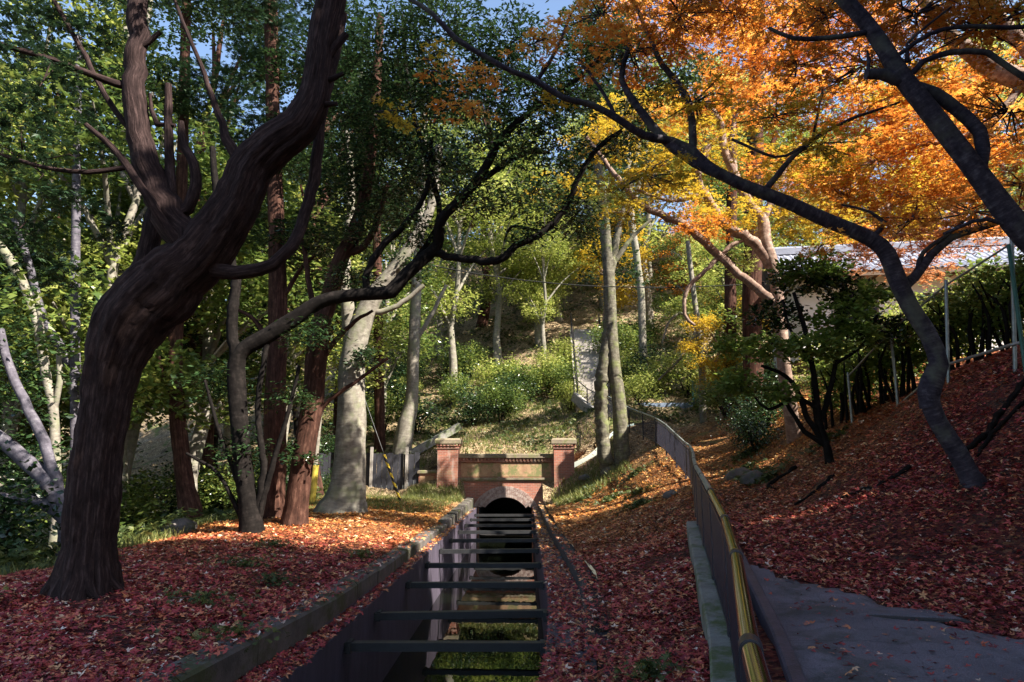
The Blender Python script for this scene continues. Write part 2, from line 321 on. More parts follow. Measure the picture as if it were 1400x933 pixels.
for p in [(-6,8,.35),(-9,9,.2),(-6,16,.35),(-8,14,.3),(-5,0,.3),(-9,0,.2),(-13,4,-.8),(-14,10,-1.4),(-12,16,-.8),(-9.3,18.5,.3),(-7.5,20,.45),(-12,24,-.6),(-18,14,-3),(-20,26,-2.5),(-30,10,-5),(-30,30,-4),(-60,20,-7),(-60,70,-4),
          (-8,26,.5),(-8,30,.7),(-7,33,.7),(-6,33.1,.6),(-10,34,1.2),(-12,38,2.5),(-7,36.5,3.2),(-16,45,4),(-30,55,5),
          (-4.5,34,2.2),(-3.5,34,2.4),(-1,34,2.4),(2.2,34,2.5),(3.4,33.2,2.3),(-1,38,3.6),(2,38,4.0),(-4,39,3.8),(0,42,5.2),(-5,44,5.6),(3,44,6.2),(0,48,7.2),(-6,50,8),
          (2.6,30,1.0),(3.0,26,.8),(2.2,20,.45),(2.2,14,.35),(2.6,23,.6),
          (0,60,15),(0,75,27),(-12,62,13),(-15,78,24),(14,62,17),(14,78,29),(0,100,38),(-40,90,16),(40,90,30),(-70,130,30),(0,140,50),(70,130,40),
          (3.4,10,.72),(4.0,7.6,.47),(3.4,8.4,.55),(5,6.8,.48),(4.5,3,.38),(6,1,.36),(4,-5,.35),(8,-5,.8),(8,4,1.1),(7,6.5,1.0),(5.6,8.5,.85),(6.5,10,1.78),(8.7,14,3.85),(8.9,12.5,4.0),(8.6,10,3.1),(9,8,2.7),(12,12,4.7),(12,5,3.5),(12,-4,2.2),(18,0,4.5),(18,10,5.2),(18,20,5.5),(30,10,7),(30,-10,6),
          (4.9,12.5,1.1),(5.3,15,1.22),(6.6,15,2.0),(6.2,20,1.6),(7.3,20,1.8),(8.3,20,3.0),(6.8,24,2.3),(7.0,27,2.75),(7.9,27,3.0),(9.2,27,4.2),(6.8,31,3.6),(8.2,32,3.8),(7,36,4.4),(9,37,4.7),(12,36,5.2),(9.2,20,4.0),(10,27,5.0),(13,27,5.6),(14,18,5.2),(8,42,6.2),(12,44,8),(20,45,10),(30,50,13),(5,40,6),(5.5,48,9.5),(5.5,56,13.5)]: c3(*p)
def basept(px,py,Y):
    p=at(px,py,Y); c3(*p); return p
B={'cedar':basept(115,805,9.0),'shrubtree':basept(345,727,16.4),'leaning':basept(403,718,17.8),'red':basept(372,705,19),
   'pale':basept(472,697,23),'twin':basept(840,648,30),'maple':basept(1328,655,10),'greenshrub':basept(1133,632,15),
   'slim':basept(962,590,35),'redcedar':basept(1035,600,24),'stump':basept(1000,572,33),'sunmaple':basept(1085,600,21)}
C=np.array(ctrl,float); 
def kern(d): return d
D=np.linalg.norm(C[:,None,:2]-C[None,:,:2],axis=2); n=len(C)
A=np.zeros((n+3,n+3)); A[:n,:n]=kern(D)-np.eye(n)*.12; A[:n,n:]=np.c_[np.ones(n),C[:,:2]]; A[n:,:n]=A[:n,n:].T
W=np.linalg.lstsq(A,np.r_[C[:,2],0,0,0],rcond=None)[0]
def G(x,y):
    x=np.atleast_1d(np.asarray(x,float)); y=np.atleast_1d(np.asarray(y,float)); sh=x.shape; x=x.ravel(); y=y.ravel()
    out=np.empty(len(x))
    for i in range(0,len(x),20000):
        xs=x[i:i+20000]; ys=y[i:i+20000]
        d=np.hypot(xs[:,None]-C[None,:,0],ys[:,None]-C[None,:,1])
        out[i:i+20000]=kern(d)@W[:n]+W[n]+W[n+1]*xs+W[n+2]*ys
    bmp=.035*np.sin(x*2.1+1.3*np.sin(y*1.1))*np.sin(y*1.7+x*.6)+.02*np.sin(x*5.3+y*2.2)*np.sin(y*4.9-x)
    far=np.clip((y-34)/20,0,1)+np.clip((-x-10)/15,0,1)
    out+=bmp*(1+4*far)
    return out.reshape(sh)
def g1(x,y): return float(G([x],[y])[0])
# canal plan: x of the walls along y
ys_c=np.array([-6,2,4,5.5,7,9,12,20,33.2])
xl_w=np.interp; 
def XL(y): return np.interp(y,[-6,3,5.5,7.5,33.2],[-3.6,-2.75,-2.42,-2.25,-2.25])          # left water wall
def XLc(y): return np.interp(y,[-6,3,5.5,9.2,33.2],[-4.1,-3.2,-2.82,-2.47,-2.47])         # foot of the left curb
def XR(y): return np.interp(y,[-6,2,4,6,8,10,12,33.2],[-1.6,-.6,-.22,.06,.22,.32,.35,.35])   # right water wall
def XRc(y): return np.interp(y,[-6,2,4,5.8,7.5,9.7,11.5,14,20,33.2],[-.9,.12,.32,.46,.62,.79,.86,.82,.68,.56])
def ZC(y): return np.interp(y,[-6,9,22,22.01,33.2],[.3,.3,.16,.16,.36])
def strip(mb,fa_,fb_,za,zb,y):   # strip between two plan curves
    P=np.stack([np.stack([fa_(y),y,za(y)],-1),np.stack([fb_(y),y,zb(y)],-1)],1); mb.grid(P,False)
K=lambda v:(lambda y:np.full(np.shape(y),float(v)))
yg=np.concatenate([np.arange(-10,34,.25),[33.55],np.arange(34,60,.5),np.arange(60,260,4)])
yn=yg[yg<=33.3]; yf=yg[yg>=33.3]
gm=MB()
xs=np.concatenate([-np.geomspace(200,12,24),np.linspace(-11.8,-3.4,60)])
def rowset(ys,left):
    rows=[]
    for y in ys:
        if left: a=np.concatenate([xs, np.linspace(-3.3,0,5)[1:-1]*0+np.linspace(-3.3,float(XLc(y))-.30,3)]); a=np.sort(a); a=np.minimum(a,float(XLc(y))-.30)
        else: x0=float(XRc(y))+.26; a=np.concatenate([np.linspace(x0,x0+12,90),x0+12+np.geomspace(.3,190,26)])
        rows.append(a)
    X=np.array(rows); Y=np.repeat(np.array(ys)[:,None],X.shape[1],1); Z=G(X,Y)
    return X,Y,Z
X,Y,Z=rowset(yn,True); Z[:,-1]=np.minimum(Z[:,-1],ZC(yn)-.03); gm.grid(np.stack([X,Y,Z],-1))
X,Y,Z=rowset(yn,False); gm.grid(np.stack([X,Y,Z],-1))
a=np.concatenate([-np.geomspace(200,12,24),np.linspace(-11.8,14,110),np.geomspace(14.2,200,26)])
Y,X=np.meshgrid(yf,a,indexing='ij'); gm.grid(np.stack([X,Y,G(X,Y)],-1))
tag(gm.build('ground',M['ground']),kind='structure')
# ledges, canal walls, water
yy=np.arange(-8,33.3,.35)
mb=MB(); strip(mb,XLc,XL,K(0),K(0),yy); strip(mb,XL,XL,K(0),K(-2.3),yy); 
strip(mb,lambda y:XLc(y),lambda y:XLc(y),K(.05),K(0),yy)
tag(mb.build('canal_side',M['canal']),kind='structure')
mb=MB(); strip(mb,XR,XRc,K(0),K(0),yy); strip(mb,XR,XR,K(-2.3),K(0),yy)
o=tag(mb.build('canal_side',M['canal']),kind='structure')
mb=MB(); strip(mb,lambda y:XL(y)+.003,lambda y:XR(y)-.003,K(-1.35),K(-1.35),yy); strip(mb,lambda y:XL(y)+.2,lambda y:XR(y)-.2,K(-2.2),K(-2.2),yy)
tag(mb.build('canal_water',M['water']),kind='structure')
# low curb wall on the left bank
mb=MB()
def curbseg(mb,y0,y1,z,w0=.32,n=4,jx=0):
    y=np.linspace(y0,y1,n); zi=z if callable(z) else K(z)
    pr=[(0,-.1),(0,1),(.03,1.0),(w0,1.0),(w0,-.2)]
    rows=[]
    for k in y:
        x=float(XLc(k))+jx; zz=float(zi(k))
        rows.append([[x,k,-.06],[x+.004,k,zz-.03],[x-.03,k,zz],[x-w0+.02,k,zz+.01],[x-w0,k,zz-.02],[x-w0,k,-.1]])
    mb.grid(np.array(rows),False)
    for r,f in ((0,1),(-1,-1)):
        q=np.array(rows[r]); mb.add(q,[[0,1,4,5],[1,2,3,4]] )
yb=-6
while yb<21.9:
    L=1.5+rng.uniform(-.2,.3); e=min(yb+L,22); curbseg(mb,yb,e-.012,lambda k,z=rng.uniform(-.012,.012):ZC(k)+z,n=5,jx=rng.uniform(-.008,.008)); yb=e
for k in range(9):
    curbseg(mb,22+k*1.24,22+(k+1)*1.24-.25,.20+k*.022+.06,n=3,jx=.05); curbseg(mb,22+(k+1)*1.24-.25,22+(k+1)*1.24,.12+k*.02,n=2,jx=-.03)
tag(mb.build('curb_wall',M['curb']),'long low mossy stone curb edging the left bank of the canal','curb')
mb=MB(); ye=np.arange(-6,33.2,.4)
rows=[[[float(XRc(k)),k,-.05],[float(XRc(k)),k,.20],[float(XRc(k))+.02,k,.22],[float(XRc(k))+.10,k,.22],[float(XRc(k))+.11,k,.15],[float(XRc(k))+.30,k,.17],[float(XRc(k))+.31,k,.02]] for k in ye]
mb.grid(np.array(rows),False)
tag(mb.build('edging_stones',M['black_stone']),'thin dark stone edging curving along the right bank of the canal','edging')
# beams
for i,(yb,xr,d) in enumerate([(6.55,.02,0),(9.0,.26,0),(10.75,.34,.05),(13.4,.35,0),(15.9,.35,0),(18.4,.35,0),(20.9,.35,0),(23.4,.35,0),(25.9,.35,0),(28.4,.35,0),(30.9,.35,0)]):
    xl=float(XL(yb)); mb=MB(); mb.bar((xl-.02,yb-d,-.235+rng.uniform(-.01,.01)),(xr+.05,yb+d*3,-.225+rng.uniform(-.01,.01)),.13,.10)
    for xx in (xl+.06,xr-.05): mb.box(xx-.03,xx+.03,yb-.10,yb+.10,-.30,-.165)
    names=['nearest','second nearest','third nearest','fourth nearest','fifth nearest','sixth nearest','seventh nearest','fourth from the tunnel mouth','third from the tunnel mouth','second from the tunnel mouth','closest to the tunnel mouth']
    o=mb.build('canal_beam',M['beam'],loc=(0,yb,-.23)); tag(o,'dark strut beam across the canal, '+names[i]+(' to the viewer' if i<7 else ''),'beam','strut beams across the canal')

# ---------------------------------------------------------------- brick portal
PY=33.2; pb=empty('tunnel_portal',(-.95,PY,0),'red brick tunnel portal with two capped pillars and a low arch over the canal','portal')
def PB(mb,name,mat): return mb.build(name,mat,pb,loc=(-.95,PY,0))
cx,cz,Ri,Ro=-.95,-.76,1.2,1.72
def arcz(x,r): return cz+math.sqrt(max(r*r-(x-cx)**2,0))
mb=MB(); X0,X1,ZT=-3.2,1.36,2.28
HW=.93; CL,CR=-2.2,.30     # half width of the arch at z=0; below it the opening is as wide as the canal
xsn=np.linspace(cx-HW,cx+HW,25)
def plate(mb,y,y2):
    top=np.array([[x,y,ZT] for x in xsn]); bot=np.array([[x,y,arcz(x,Ri)] for x in xsn]); mb.grid(np.stack([bot,top]),False)
    z0=float(bot[0][2])
    mb.add([[CL,y,z0],[cx-HW,y,z0],[cx-HW,y,ZT],[CL,y,ZT]],[[0,1,2,3]]); mb.add([[cx+HW,y,z0],[CR,y,z0],[CR,y,ZT],[cx+HW,y,ZT]],[[0,1,2,3]])
    mb.add([[X0,y,-2.2],[CL,y,-2.2],[CL,y,ZT],[X0,y,ZT]],[[0,1,2,3]]); mb.add([[CR,y,-2.2],[X1,y,-2.2],[X1,y,ZT],[CR,y,ZT]],[[0,1,2,3]])
    b2=bot.copy(); b2[:,1]=y2; mb.grid(np.stack([b2,bot]),False)
    mb.add([[X0,y,ZT],[X1,y,ZT],[X1,y2,ZT],[X0,y2,ZT]],[[0,1,2,3]])
plate(mb,PY,PY+.6); wall=PB(mb,'wall',M['brick'])
mb=MB()  # tunnel bore
ring=lambda y:np.array([[x,y,arcz(x,Ri)] for x in xsn])
mb.grid(np.stack([ring(PY+.6),ring(PY+9)]),False)
for xa,xb in ((CL,cx-HW),(cx+HW,CR)): mb.add([[xa,PY+.002,.165],[xb,PY+.002,.165],[xb,PY+9,.165],[xa,PY+9,.165]],[[0,1,2,3]])
for xw in (CL,CR): mb.add([[xw,PY+.002,-2.2],[xw,PY+9,-2.2],[xw,PY+9,.17],[xw,PY+.002,.17]],[[0,1,2,3]])
mb.box(CL,CR,PY+.6,PY+9,-1.36,-1.35)
mb.box(cx-1.4,cx+1.4,PY+9,PY+9.1,-2.3,1.2); PB(mb,'tunnel_lining',M['black_stone'])
mb=MB()  # voussoirs: three rings of headers
for rr in range(3):
    r0=Ri+rr*.175; r1=r0+.165; nn=24+rr*6; a0=math.asin(min(1,(.0-cz)/((r0+r1)/2)))
    for k in range(nn):
        a=a0+(math.pi-2*a0)*(k+.06)/nn; b_=a0+(math.pi-2*a0)*(k+.94)/nn
        v=[[cx+r*math.cos(q),y,cz+r*math.sin(q)] for y in (PY-.05-.004*rr,PY+.004) for r,q in ((r0,a),(r1,a),(r1,b_),(r0,b_))]
        mb.add(v,[[0,1,2,3],[0,4,5,1],[1,5,6,2],[2,6,7,3],[3,7,4,0]])
PB(mb,'arch_ring',M['vous'])
mb=MB(); mb.rbox(X0+.003,X1-.003,PY-.16,PY+.7,ZT+.003,ZT+.20,.04); PB(mb,'coping',M['stone'])
mb=MB(); 
x=X0+.04
while x<X1-.1: mb.box(x,x+.10,PY-.11,PY-.002,ZT-.12,ZT-.003); x+=.17
mb.box(X0+.003,X1-.003,PY-.07,PY-.003,ZT-.19,ZT-.123); PB(mb,'dentil_course',M['brick'])
mb=MB(); mb.box(X0+.003,X1-.003,PY-.09,PY-.002,1.26,1.36); mb.box(X0+.003,X1-.003,PY-.05,PY-.002,1.19,1.257); PB(mb,'string_course',M['stone'])
mb=MB(); mb.box(X0+.12,X1-.12,PY-.012,PY-.002,1.40,ZT-.24); PB(mb,'panel',M['plaster'])
for (a_,b_) in ((-4.18,-3.2),(1.36,2.32)):
    mb=MB(); mb.box(a_,b_,PY-.35,PY+.6,-.2,2.86); mb.box(a_-.04,b_+.04,PY-.39,PY+.64,2.72,2.78); P=PB(mb,'pillar',M['brick'])
    mb=MB(); mb.rbox(a_-.12,b_+.12,PY-.47,PY+.72,2.95,3.2,.07); mb.build('cap',M['stone'],P,loc=(-.95,PY,0))
    mb=MB(); x=a_-.05
    while x<b_-.02: mb.box(x,x+.10,PY-.44,PY-.352,2.84,2.948); x+=.17
    yk=PY-.35
    while yk<PY+.6: mb.box(b_+.002,b_+.085,yk,yk+.1,2.84,2.948); yk+=.17
    mb.build('dentil_course',M['brick'],P,loc=(-.95,PY,0))
for nm,(a_,b_,z) in {'l':(-5.1,-4.22,1.55),'r':(2.36,3.0,1.5)}.items():
    mb=MB(); mb.box(a_,b_,PY+.02,PY+.5,-.1,z); P=PB(mb,'side_wall',M['brick'])
    mb=MB(); mb.rbox(a_-.06,b_+.02,PY-.06,PY+.55,z+.003,z+.15,.04); mb.build('coping',M['stone'],P,loc=(-.95,PY,0))
    mb=MB(); mb.box(a_+.06,b_-.16,PY+.008,PY+.018,.3,z-.12); mb.build('panel',M['plaster'],P,loc=(-.95,PY,0))
mb=MB(); mb.add([[-3.2+0,0,0]]*4,[[0,1,2,3]]) if False else None
o=MB(); o.box(2.9,3.12,PY-.75,PY-.5,-.1,1.15,rz=.1); tag(o.build('stone_post',M['pale_conc'],loc=(3,PY-.6,.2)),'upright pale stone post beside the right pillar of the portal','stone post')

# dark retaining boards on the left of the portal, with posts and sloping ledge
rb=empty('retaining_wall',(-7,34.2,.8),'dark boarded retaining wall left of the brick portal','retaining wall')
mb=MB()
x=-10.8
while x<-5.3:
    mb.box(x,x+.24,33.3,33.36,.2,2.5+rng.uniform(-.05,.05)); x+=.26
mb.build('board',M['dark_board'],rb,loc=(-7,34.2,.8))
for x in (-10.8,-9.1,-7.4,-5.7): MB().box(x-.06,x+.06,33.16,33.28,.2,2.8).build('post',M['pale_conc'],rb,loc=(-7,34.2,.8))
mb=MB(); mb.bar(at(560,622,34.9),at(628,583,36.2),.45,.35); tag(mb.build('concrete_ledge',M['plinth']),'pale sloping concrete ledge above the dark boards, left of the portal','ledge')

# ---------------------------------------------------------------- leaf helpers
def tpl(kind):
    if kind=='oval': return np.array([[0,0,0],[.30,.45,-.06],[0,1,0],[-.30,.45,-.06]]),np.array([[0,1,2,3]])
    if kind=='long': return np.array([[0,0,0],[.17,.45,-.04],[0,1,-.1],[-.17,.45,-.04]]),np.array([[0,1,2,3]])
    if kind=='spray': # five leaflets along a stem
        V=[];F=[]
        V.append([0,0,0])
        for a,l in ((-65,.55),(-30,.8),(0,1),(30,.8),(65,.55)):
            a=R(a); d=np.array([math.sin(a),math.cos(a),0]); nrm=np.array([d[1],-d[0],0]); k=len(V)
            V+= [list(d*l*.5+nrm*.10),list(d*l+np.array([0,0,-.08])),list(d*l*.5-nrm*.10)]; F.append([0,k,k+1,k+2])
        return np.array(V),np.array(F)
    V=[[0,0,0]];F=[]   # maple
    for a,l in ((-62,.72),(0,1),(62,.72)):
        a=R(a); d=np.array([math.sin(a),math.cos(a),0]); nrm=np.array([d[1],-d[0],0]); k=len(V)
        V+=[list(d*l*.42+nrm*.17),list(d*l+np.array([0,0,-.05])),list(d*l*.42-nrm*.17)]; F.append([0,k,k+1,k+2])
    return np.array(V),np.array(F)
def leaves(mb,P,size,kind='oval',tilt=.6,head=None,dirz=0):
    n=len(P); T,Ft=tpl(kind); 
    nz=np.stack([rng.normal(0,tilt,n),rng.normal(0,tilt,n),np.ones(n)],-1); nz/=np.linalg.norm(nz,axis=1)[:,None]
    h=rng.uniform(0,2*math.pi,n) if head is None else head+rng.normal(0,.7,n)
    d=np.stack([np.cos(h),np.sin(h),np.full(n,dirz)],-1)
    d-=nz*np.sum(d*nz,1)[:,None]; d/=np.linalg.norm(d,axis=1)[:,None]; r=np.cross(d,nz)
    s=(size*rng.uniform(.7,1.3,n))[:,None,None]
    V=P[:,None,:]+s*(T[None,:,0:1]*r[:,None]+T[None,:,1:2]*d[:,None]+T[None,:,2:3]*nz[:,None])
    F=Ft[None]+(np.arange(n)*len(T))[:,None,None]
    mb.add(V.reshape(-1,3),F.reshape(-1,4))
def blobs_sprays(blobs,per,shell=.35):
    S=[];O=[]
    for (c,r) in blobs:
        r=np.array([r,r,r*.75]) if np.isscalar(r) else np.asarray(r); n=max(4,int(per*(r[0]*r[1]*r[2])**(.67)))
        v=rng.normal(0,1,(n,3)); v/=np.linalg.norm(v,axis=1)[:,None]; q=rng.uniform(0,1,n)**shell
        S.append(c+v*r*q[:,None]); O.append(np.repeat(np.asarray(c)[None],n,0))
    return np.vstack(S),np.vstack(O)
def crown_mesh(mb,blobs,per=60,lps=16,size=.09,kind='oval',L=.35,flat=.12,tilt=.5,dirz=-.1):
    S,O=blobs_sprays(blobs,per); n=len(S)
    out=S-O; hd=np.arctan2(out[:,1],out[:,0])+rng.normal(0,.6,n)
    t=rng.uniform(-.5,.5,(n,lps)); lat=rng.normal(0,.30,(n,lps)); L_=L*rng.uniform(.6,1.4,(n,1))
    dx=np.cos(hd)[:,None]; dy=np.sin(hd)[:,None]
    P=np.stack([S[:,0:1]+L_*(t*dx-lat*dy*.8),S[:,1:2]+L_*(t*dy+lat*dx*.8),S[:,2:3]+rng.normal(0,flat*L,(n,lps))-L_*.25*np.abs(t+.5)],-1)
    leaves(mb,P.reshape(-1,3),size,kind,tilt,np.repeat(hd,lps),dirz)
    return S,O
def twigs(mb,S,O,frac,r=.008):
    idx=rng.choice(len(S),int(len(S)*frac),replace=False)
    for i in idx:
        a=O[i]+(S[i]-O[i])*rng.uniform(0,.3); m=(a+S[i])/2+rng.normal(0,.12,3)
        mb.tube([a,m,S[i]],[r*1.6,r,r*.4],seg=4,step=.4)
def pix(lst,Y):
    P=[];r=[]
    for q in lst:
        y=q[3] if len(q)>3 else Y; p=at(q[0],q[1],y); P.append(p); r.append(q[2]*float(np.dot(p-np.array([0,0,2.]),fw))/F_PX)
    return P,r
def hero(name,label,cat,base,Y,trunk,branches,crowns,bm,lm,group=None,seg=14,flute=.05,k=5,flare=1.0,root=True,tw=.3,**ck):
    e=empty(name,base,label,cat,group); P,r=pix(trunk,Y)
    if root: P=[P[0]+np.array([0,0,-.5])]+P; r=[r[0]*1.25]+r
    MB().tube(P,r,seg=seg,step=.16 if seg<30 else .09,rough=.025 if seg<30 else .035,flute=flute,k=k,wob=0 if seg<30 else .02).build('trunk',bm,e,loc=base)
    for b_ in branches:
        P,r=pix(b_,Y); MB().tube(P,r,seg=8,step=.15,rough=.03,wob=.12).build('branch',bm,e,loc=base)
    if crowns:
        mats=crowns if isinstance(crowns,dict) else {lm:crowns}
        for mt,cl in mats.items():
            mw=1.55 if ck.get('kind')=='maple' else 1.0
            bl=[(at(c[0],c[1],c[3]),np.array([c[2],c[2],c[2]*(c[4] if len(c)>4 else .75)])*mw*c[3]/F_PX) for c in cl]
            mb=MB(); ck2=dict(ck); ck2['per']=ck.get('per',60)*(1.15 if mw>1 else 2.0); ck2['size']=ck.get('size',.09)*1.15
            S,O=crown_mesh(mb,bl,**ck2)
            if tw: mb.cur=1; twigs(mb,S,O,tw*(1.1 if mw>1 else .4))
            mb.build('crown',[mt,bm],e,loc=base)
    return e

# ---------------------------------------------------------------- hero trees
hero('cedar_tree','huge old cedar with a thick twisted trunk leaning right, left foreground','tree',B['cedar'],9.0,
 [(115,805,46.4),(118,785,38.4),(122,745,31.2),(127,690,32.6),(133,630,30.7),(143,560,30.7),(155,500,34.4),(180,440,44.6),(222,395,45.6),(262,358,38.1),(298,318,33.5),(325,275,30.7),(345,230,27.9),(376,198,27.0),(409,172,24.2),(427,140,20.5),(433,110,17.7),(441,55,18.1),(452,0,19.5),(472,-90,18.6),(490,-200,15.8)],
 [[(285,360,26),(262,340,26),(232,295,22),(205,232,18),(188,170,15.5),(183,100,14),(187,30,13),(186,-70,12)],
  [(185,425,20,9.1),(194,370,14,9.2),(208,315,13,9.3),(214,285,9,9.4)],
  [(247,330,9),(236,280,8),(231,200,6.5),(231,115,5)],[(240,172,3),(215,170,4),(207,150,3),(205,128,2)],
  [(240,298,10),(256,285,9),(267,255,8),(266,225,7),(252,200,6),(247,166,4)],
  [(335,232,9),(316,200,8),(303,168,5),(275,90,3),(250,30,2.5),(235,-10,2)],
  [(296,368,12,9.0),(320,372,10,8.95),(355,370,10,8.9),(390,350,9,9),(412,310,8,9.2),(428,250,8,9.4),(438,170,7,9.6),(470,20,6,9.8)],
  [(245,335,8,8.8),(205,275,6,8.6),(165,215,5,8.5),(118,170,3,8.4)],
  [(180,228,4,8.9),(140,234,3.5,8.8),(80,233,3,8.7),(0,212,2.5,8.6)],
  [(180,120,6,9),(140,108,5,8.8),(90,88,4,8.5),(0,60,3.5,8.2)],[(185,185,4,9.1),(150,140,4,9.1),(110,65,3.5,9.1),(68,-10,3,9)],
  [(190,66,5),(204,58,4),(220,44,3)],[(446,82,8),(458,66,6),(474,48,5)],[(440,112,5),(456,106,4),(470,100,2.5)],[(432,146,5),(446,144,4),(462,142,3)]],
 [(60,110,90,8.6),(40,220,80,8.8),(120,290,60,9.2),(10,320,70,9.0),(110,60,70,9.4),(90,380,50,9.6),(30,30,70,9.2),(140,180,45,9.3),(330,-60,110,9.4),(180,-80,120,9.4),(520,-110,110,9.2)],
 M['cedar_bark'],M['cedar_leaf'],seg=48,flute=.08,k=6,per=22,lps=18,size=.10,kind='spray',L=.45,tw=.35)
hero('evergreen_tree','dark evergreen whose long crooked branch arches right over the canal','tree',B['shrubtree'],16.4,
 [(345,727,17),(340,690,13),(333,640,12),(326,560,12),(323,500,12),(334,478,11),(362,462,11),(400,438,10.5),(440,412,9.5),(490,403,8.5),(535,400,9),(545,388,9),(553,378,9),(575,357,9),(598,335,8),(604,300,7,16),(640,262,6,15.8),(668,222,6,15.6),(685,190,6,15.4),(730,150,4,15),(800,100,3,14.8),(830,60,2,14.8)],
 [[(588,343,6),(620,352,5.5),(680,357,6,16),(705,337,5,16),(742,318,5,16),(775,282,4.5,16),(790,245,4,15.8),(815,205,3.5,15.8),(850,178,3,15.6)],
  [(640,262,4,15.8),(690,224,4),(725,208,3.5),(752,210,2)],[(555,378,5),(512,404,6),(500,380,5),(520,340,5),(560,300,4),(585,255,3.5),(590,190,3)],
  [(323,500,9),(318,440,8),(322,380,7),(300,300,6),(290,200,4)],[(348,722,6),(360,640,5),(352,560,4),(365,470,4)],[(343,722,6),(322,650,4),(300,590,3),(280,520,2)],[(350,722,5),(372,640,4),(395,560,3),(410,500,2.5)],
  [(335,720,4),(300,650,2.5),(255,620,2)],[(562,368,4),(600,300,4,17),(590,240,4,17),(560,130,3,17),(550,20,2,17)],[(740,318,2.5),(700,310,2.5),(690,330,1.5)]],
 [(520,60,80,15.5),(600,30,80,15),(560,150,80,16),(640,110,75,15.5),(520,230,70,17),(600,230,65,16.5),(700,60,70,15),(720,130,60,15),(690,190,55,15.5),(760,200,55,16),(850,60,50,15),(880,120,40,15.5),(860,190,40,16),(930,100,40,15),(650,270,45,16),(730,270,50,16),(500,310,55,17.5),(780,130,50,15.5),(790,290,45,17),(810,60,55,15),(570,310,35,16.5),(720,320,25,16),(480,380,35,17),(430,450,40,16.5),(330,610,30,16.5,1.2),(400,540,30,17),(300,520,40,17),(480,160,60,17),(460,30,50,17)],
 M['dark_bark'],M['ever_leaf'],seg=14,flute=.06,per=66,lps=15,size=.13,kind='long',L=.6,tw=.25)
hero('leaning_trunk_tree','reddish brown trunk leaning slightly right, just left of the pale grey trunk','tree',B['leaning'],17.8,
 [(403,718,20),(406,690,16),(412,640,15),(426,560,15),(431,510,14.5),(436,460,13),(452,400,12),(466,355,11),(484,320,10),(500,260,8),(512,160,7),(520,20,5)],
 [[(470,350,6),(500,335,5),(516,300,4),(530,250,3)],[(431,510,5),(455,470,4),(485,440,3),(510,425,2)],[(440,450,5),(425,400,4),(415,330,3)],[(412,640,4),(440,560,3),(490,520,2.5),(530,490,2)]],
 [(480,260,55,18.5),(520,180,60,18.5),(420,330,50,18.5),(400,200,60,19),(430,100,70,19),(410,620,20,17.6,1.4)],M['red_bark'],M['ever_leaf'],per=50,lps=14,size=.13,L=.5,flute=.08)
hero('cedar_tree','straight reddish cedar between the dark evergreen and the leaning trunk','tree',B['red'],19,
 [(372,705,19),(373,670,16),(376,600,15),(378,500,13),(380,400,12),(376,250,10),(372,100,9),(370,-60,8)],
 [[(378,480,4),(350,440,3),(320,420,2)],[(380,420,4),(410,370,3),(430,350,2)]],[(380,60,70,19.5),(350,180,65,19.5),(330,300,55,20),(370,-60,90,19.5),(280,120,60,20)],M['red_bark'],M['cedar_leaf'],per=50,lps=14,size=.12,kind='spray',L=.5,flute=.07)
hero('pale_trunk_tree','stout tree with smooth pale grey trunk and flared roots standing in the sun patch','tree',B['pale'],23,
 [(468,700,38),(472,685,29),(476,660,24),(479,620,20.5),(481,560,18.5),(481,505,17.5),(492,450,15),(512,405,12),(536,372,9),(562,335,8),(590,280,6),(600,200,5)],
 [[(483,500,12),(478,440,10),(470,380,8),(480,280,6),(475,180,5)],[(452,697,13),(462,670,9),(470,640,6)],[(492,697,12),(490,672,8),(486,645,5)],[(500,430,5),(540,420,4),(580,390,3)]],
 [(600,220,55,24),(540,270,50,24),(470,220,60,24),(490,120,70,24),(570,120,65,24),(560,360,30,23.5),(500,490,22,22.5)],M['pale_bark'],M['ever_leaf'],seg=20,per=50,lps=14,size=.14,L=.6,flute=.06,k=4)
hero('twin_trunk_tree','tree with two slender mossy trunks rising together right of the portal','tree',B['twin'],30,
 [(852,650,14),(851,632,11.5),(849,600,10.5),(846,550,9.5),(839,500,9),(835,440,8.5),(832,370,8),(826,300,7),(815,200,6),(806,90,5),(800,0,4)],
 [[(838,668,9),(833,650,11),(825,610,9.5),(822,550,9),(823,515,9),(829,470,7),(832,420,5),(840,340,5),(860,260,4),(880,160,3)],[(832,370,4),(860,330,3),(890,300,2)],[(828,320,4),(800,280,3),(780,230,2)]],
 [(830,330,40,32.5),(860,370,26,33.5),(800,300,40,32),(860,280,40,32),(810,220,50,31),(880,220,45,31),(850,140,60,29.5),(780,120,60,29.5),(820,40,70,29),(805,375,18,33.5)],M['moss_bark'],M['ever_leaf'],seg=14,per=17,lps=14,size=.17,L=.7,flute=.05)
maple_crown={M['orange_leaf']:[(930,20,70,9.5,.45),(1010,20,50,9.5,.3),(1090,10,50,9.2,.3),(820,20,50,9.6,.35),(650,100,28,9.6,.3),(590,95,20,9.6,.3),(1000,-60,120,9.4,.4),(730,60,32,9.6,.3),(860,70,55,9.8,.35),(640,145,30,9.7,.3),(1130,330,22,9.8,.5),(1250,300,40,10,.4),(1330,290,50,10,.4)],
             M['yellow_leaf']:[(880,240,45,9.9,.4),(950,140,45,9.8,.4),(770,130,26,9.8,.3),(1060,160,45,9.8,.4),(600,70,16,9.5,.3),(1120,200,40,9.9,.4),(540,150,25,9.8,.3)]}
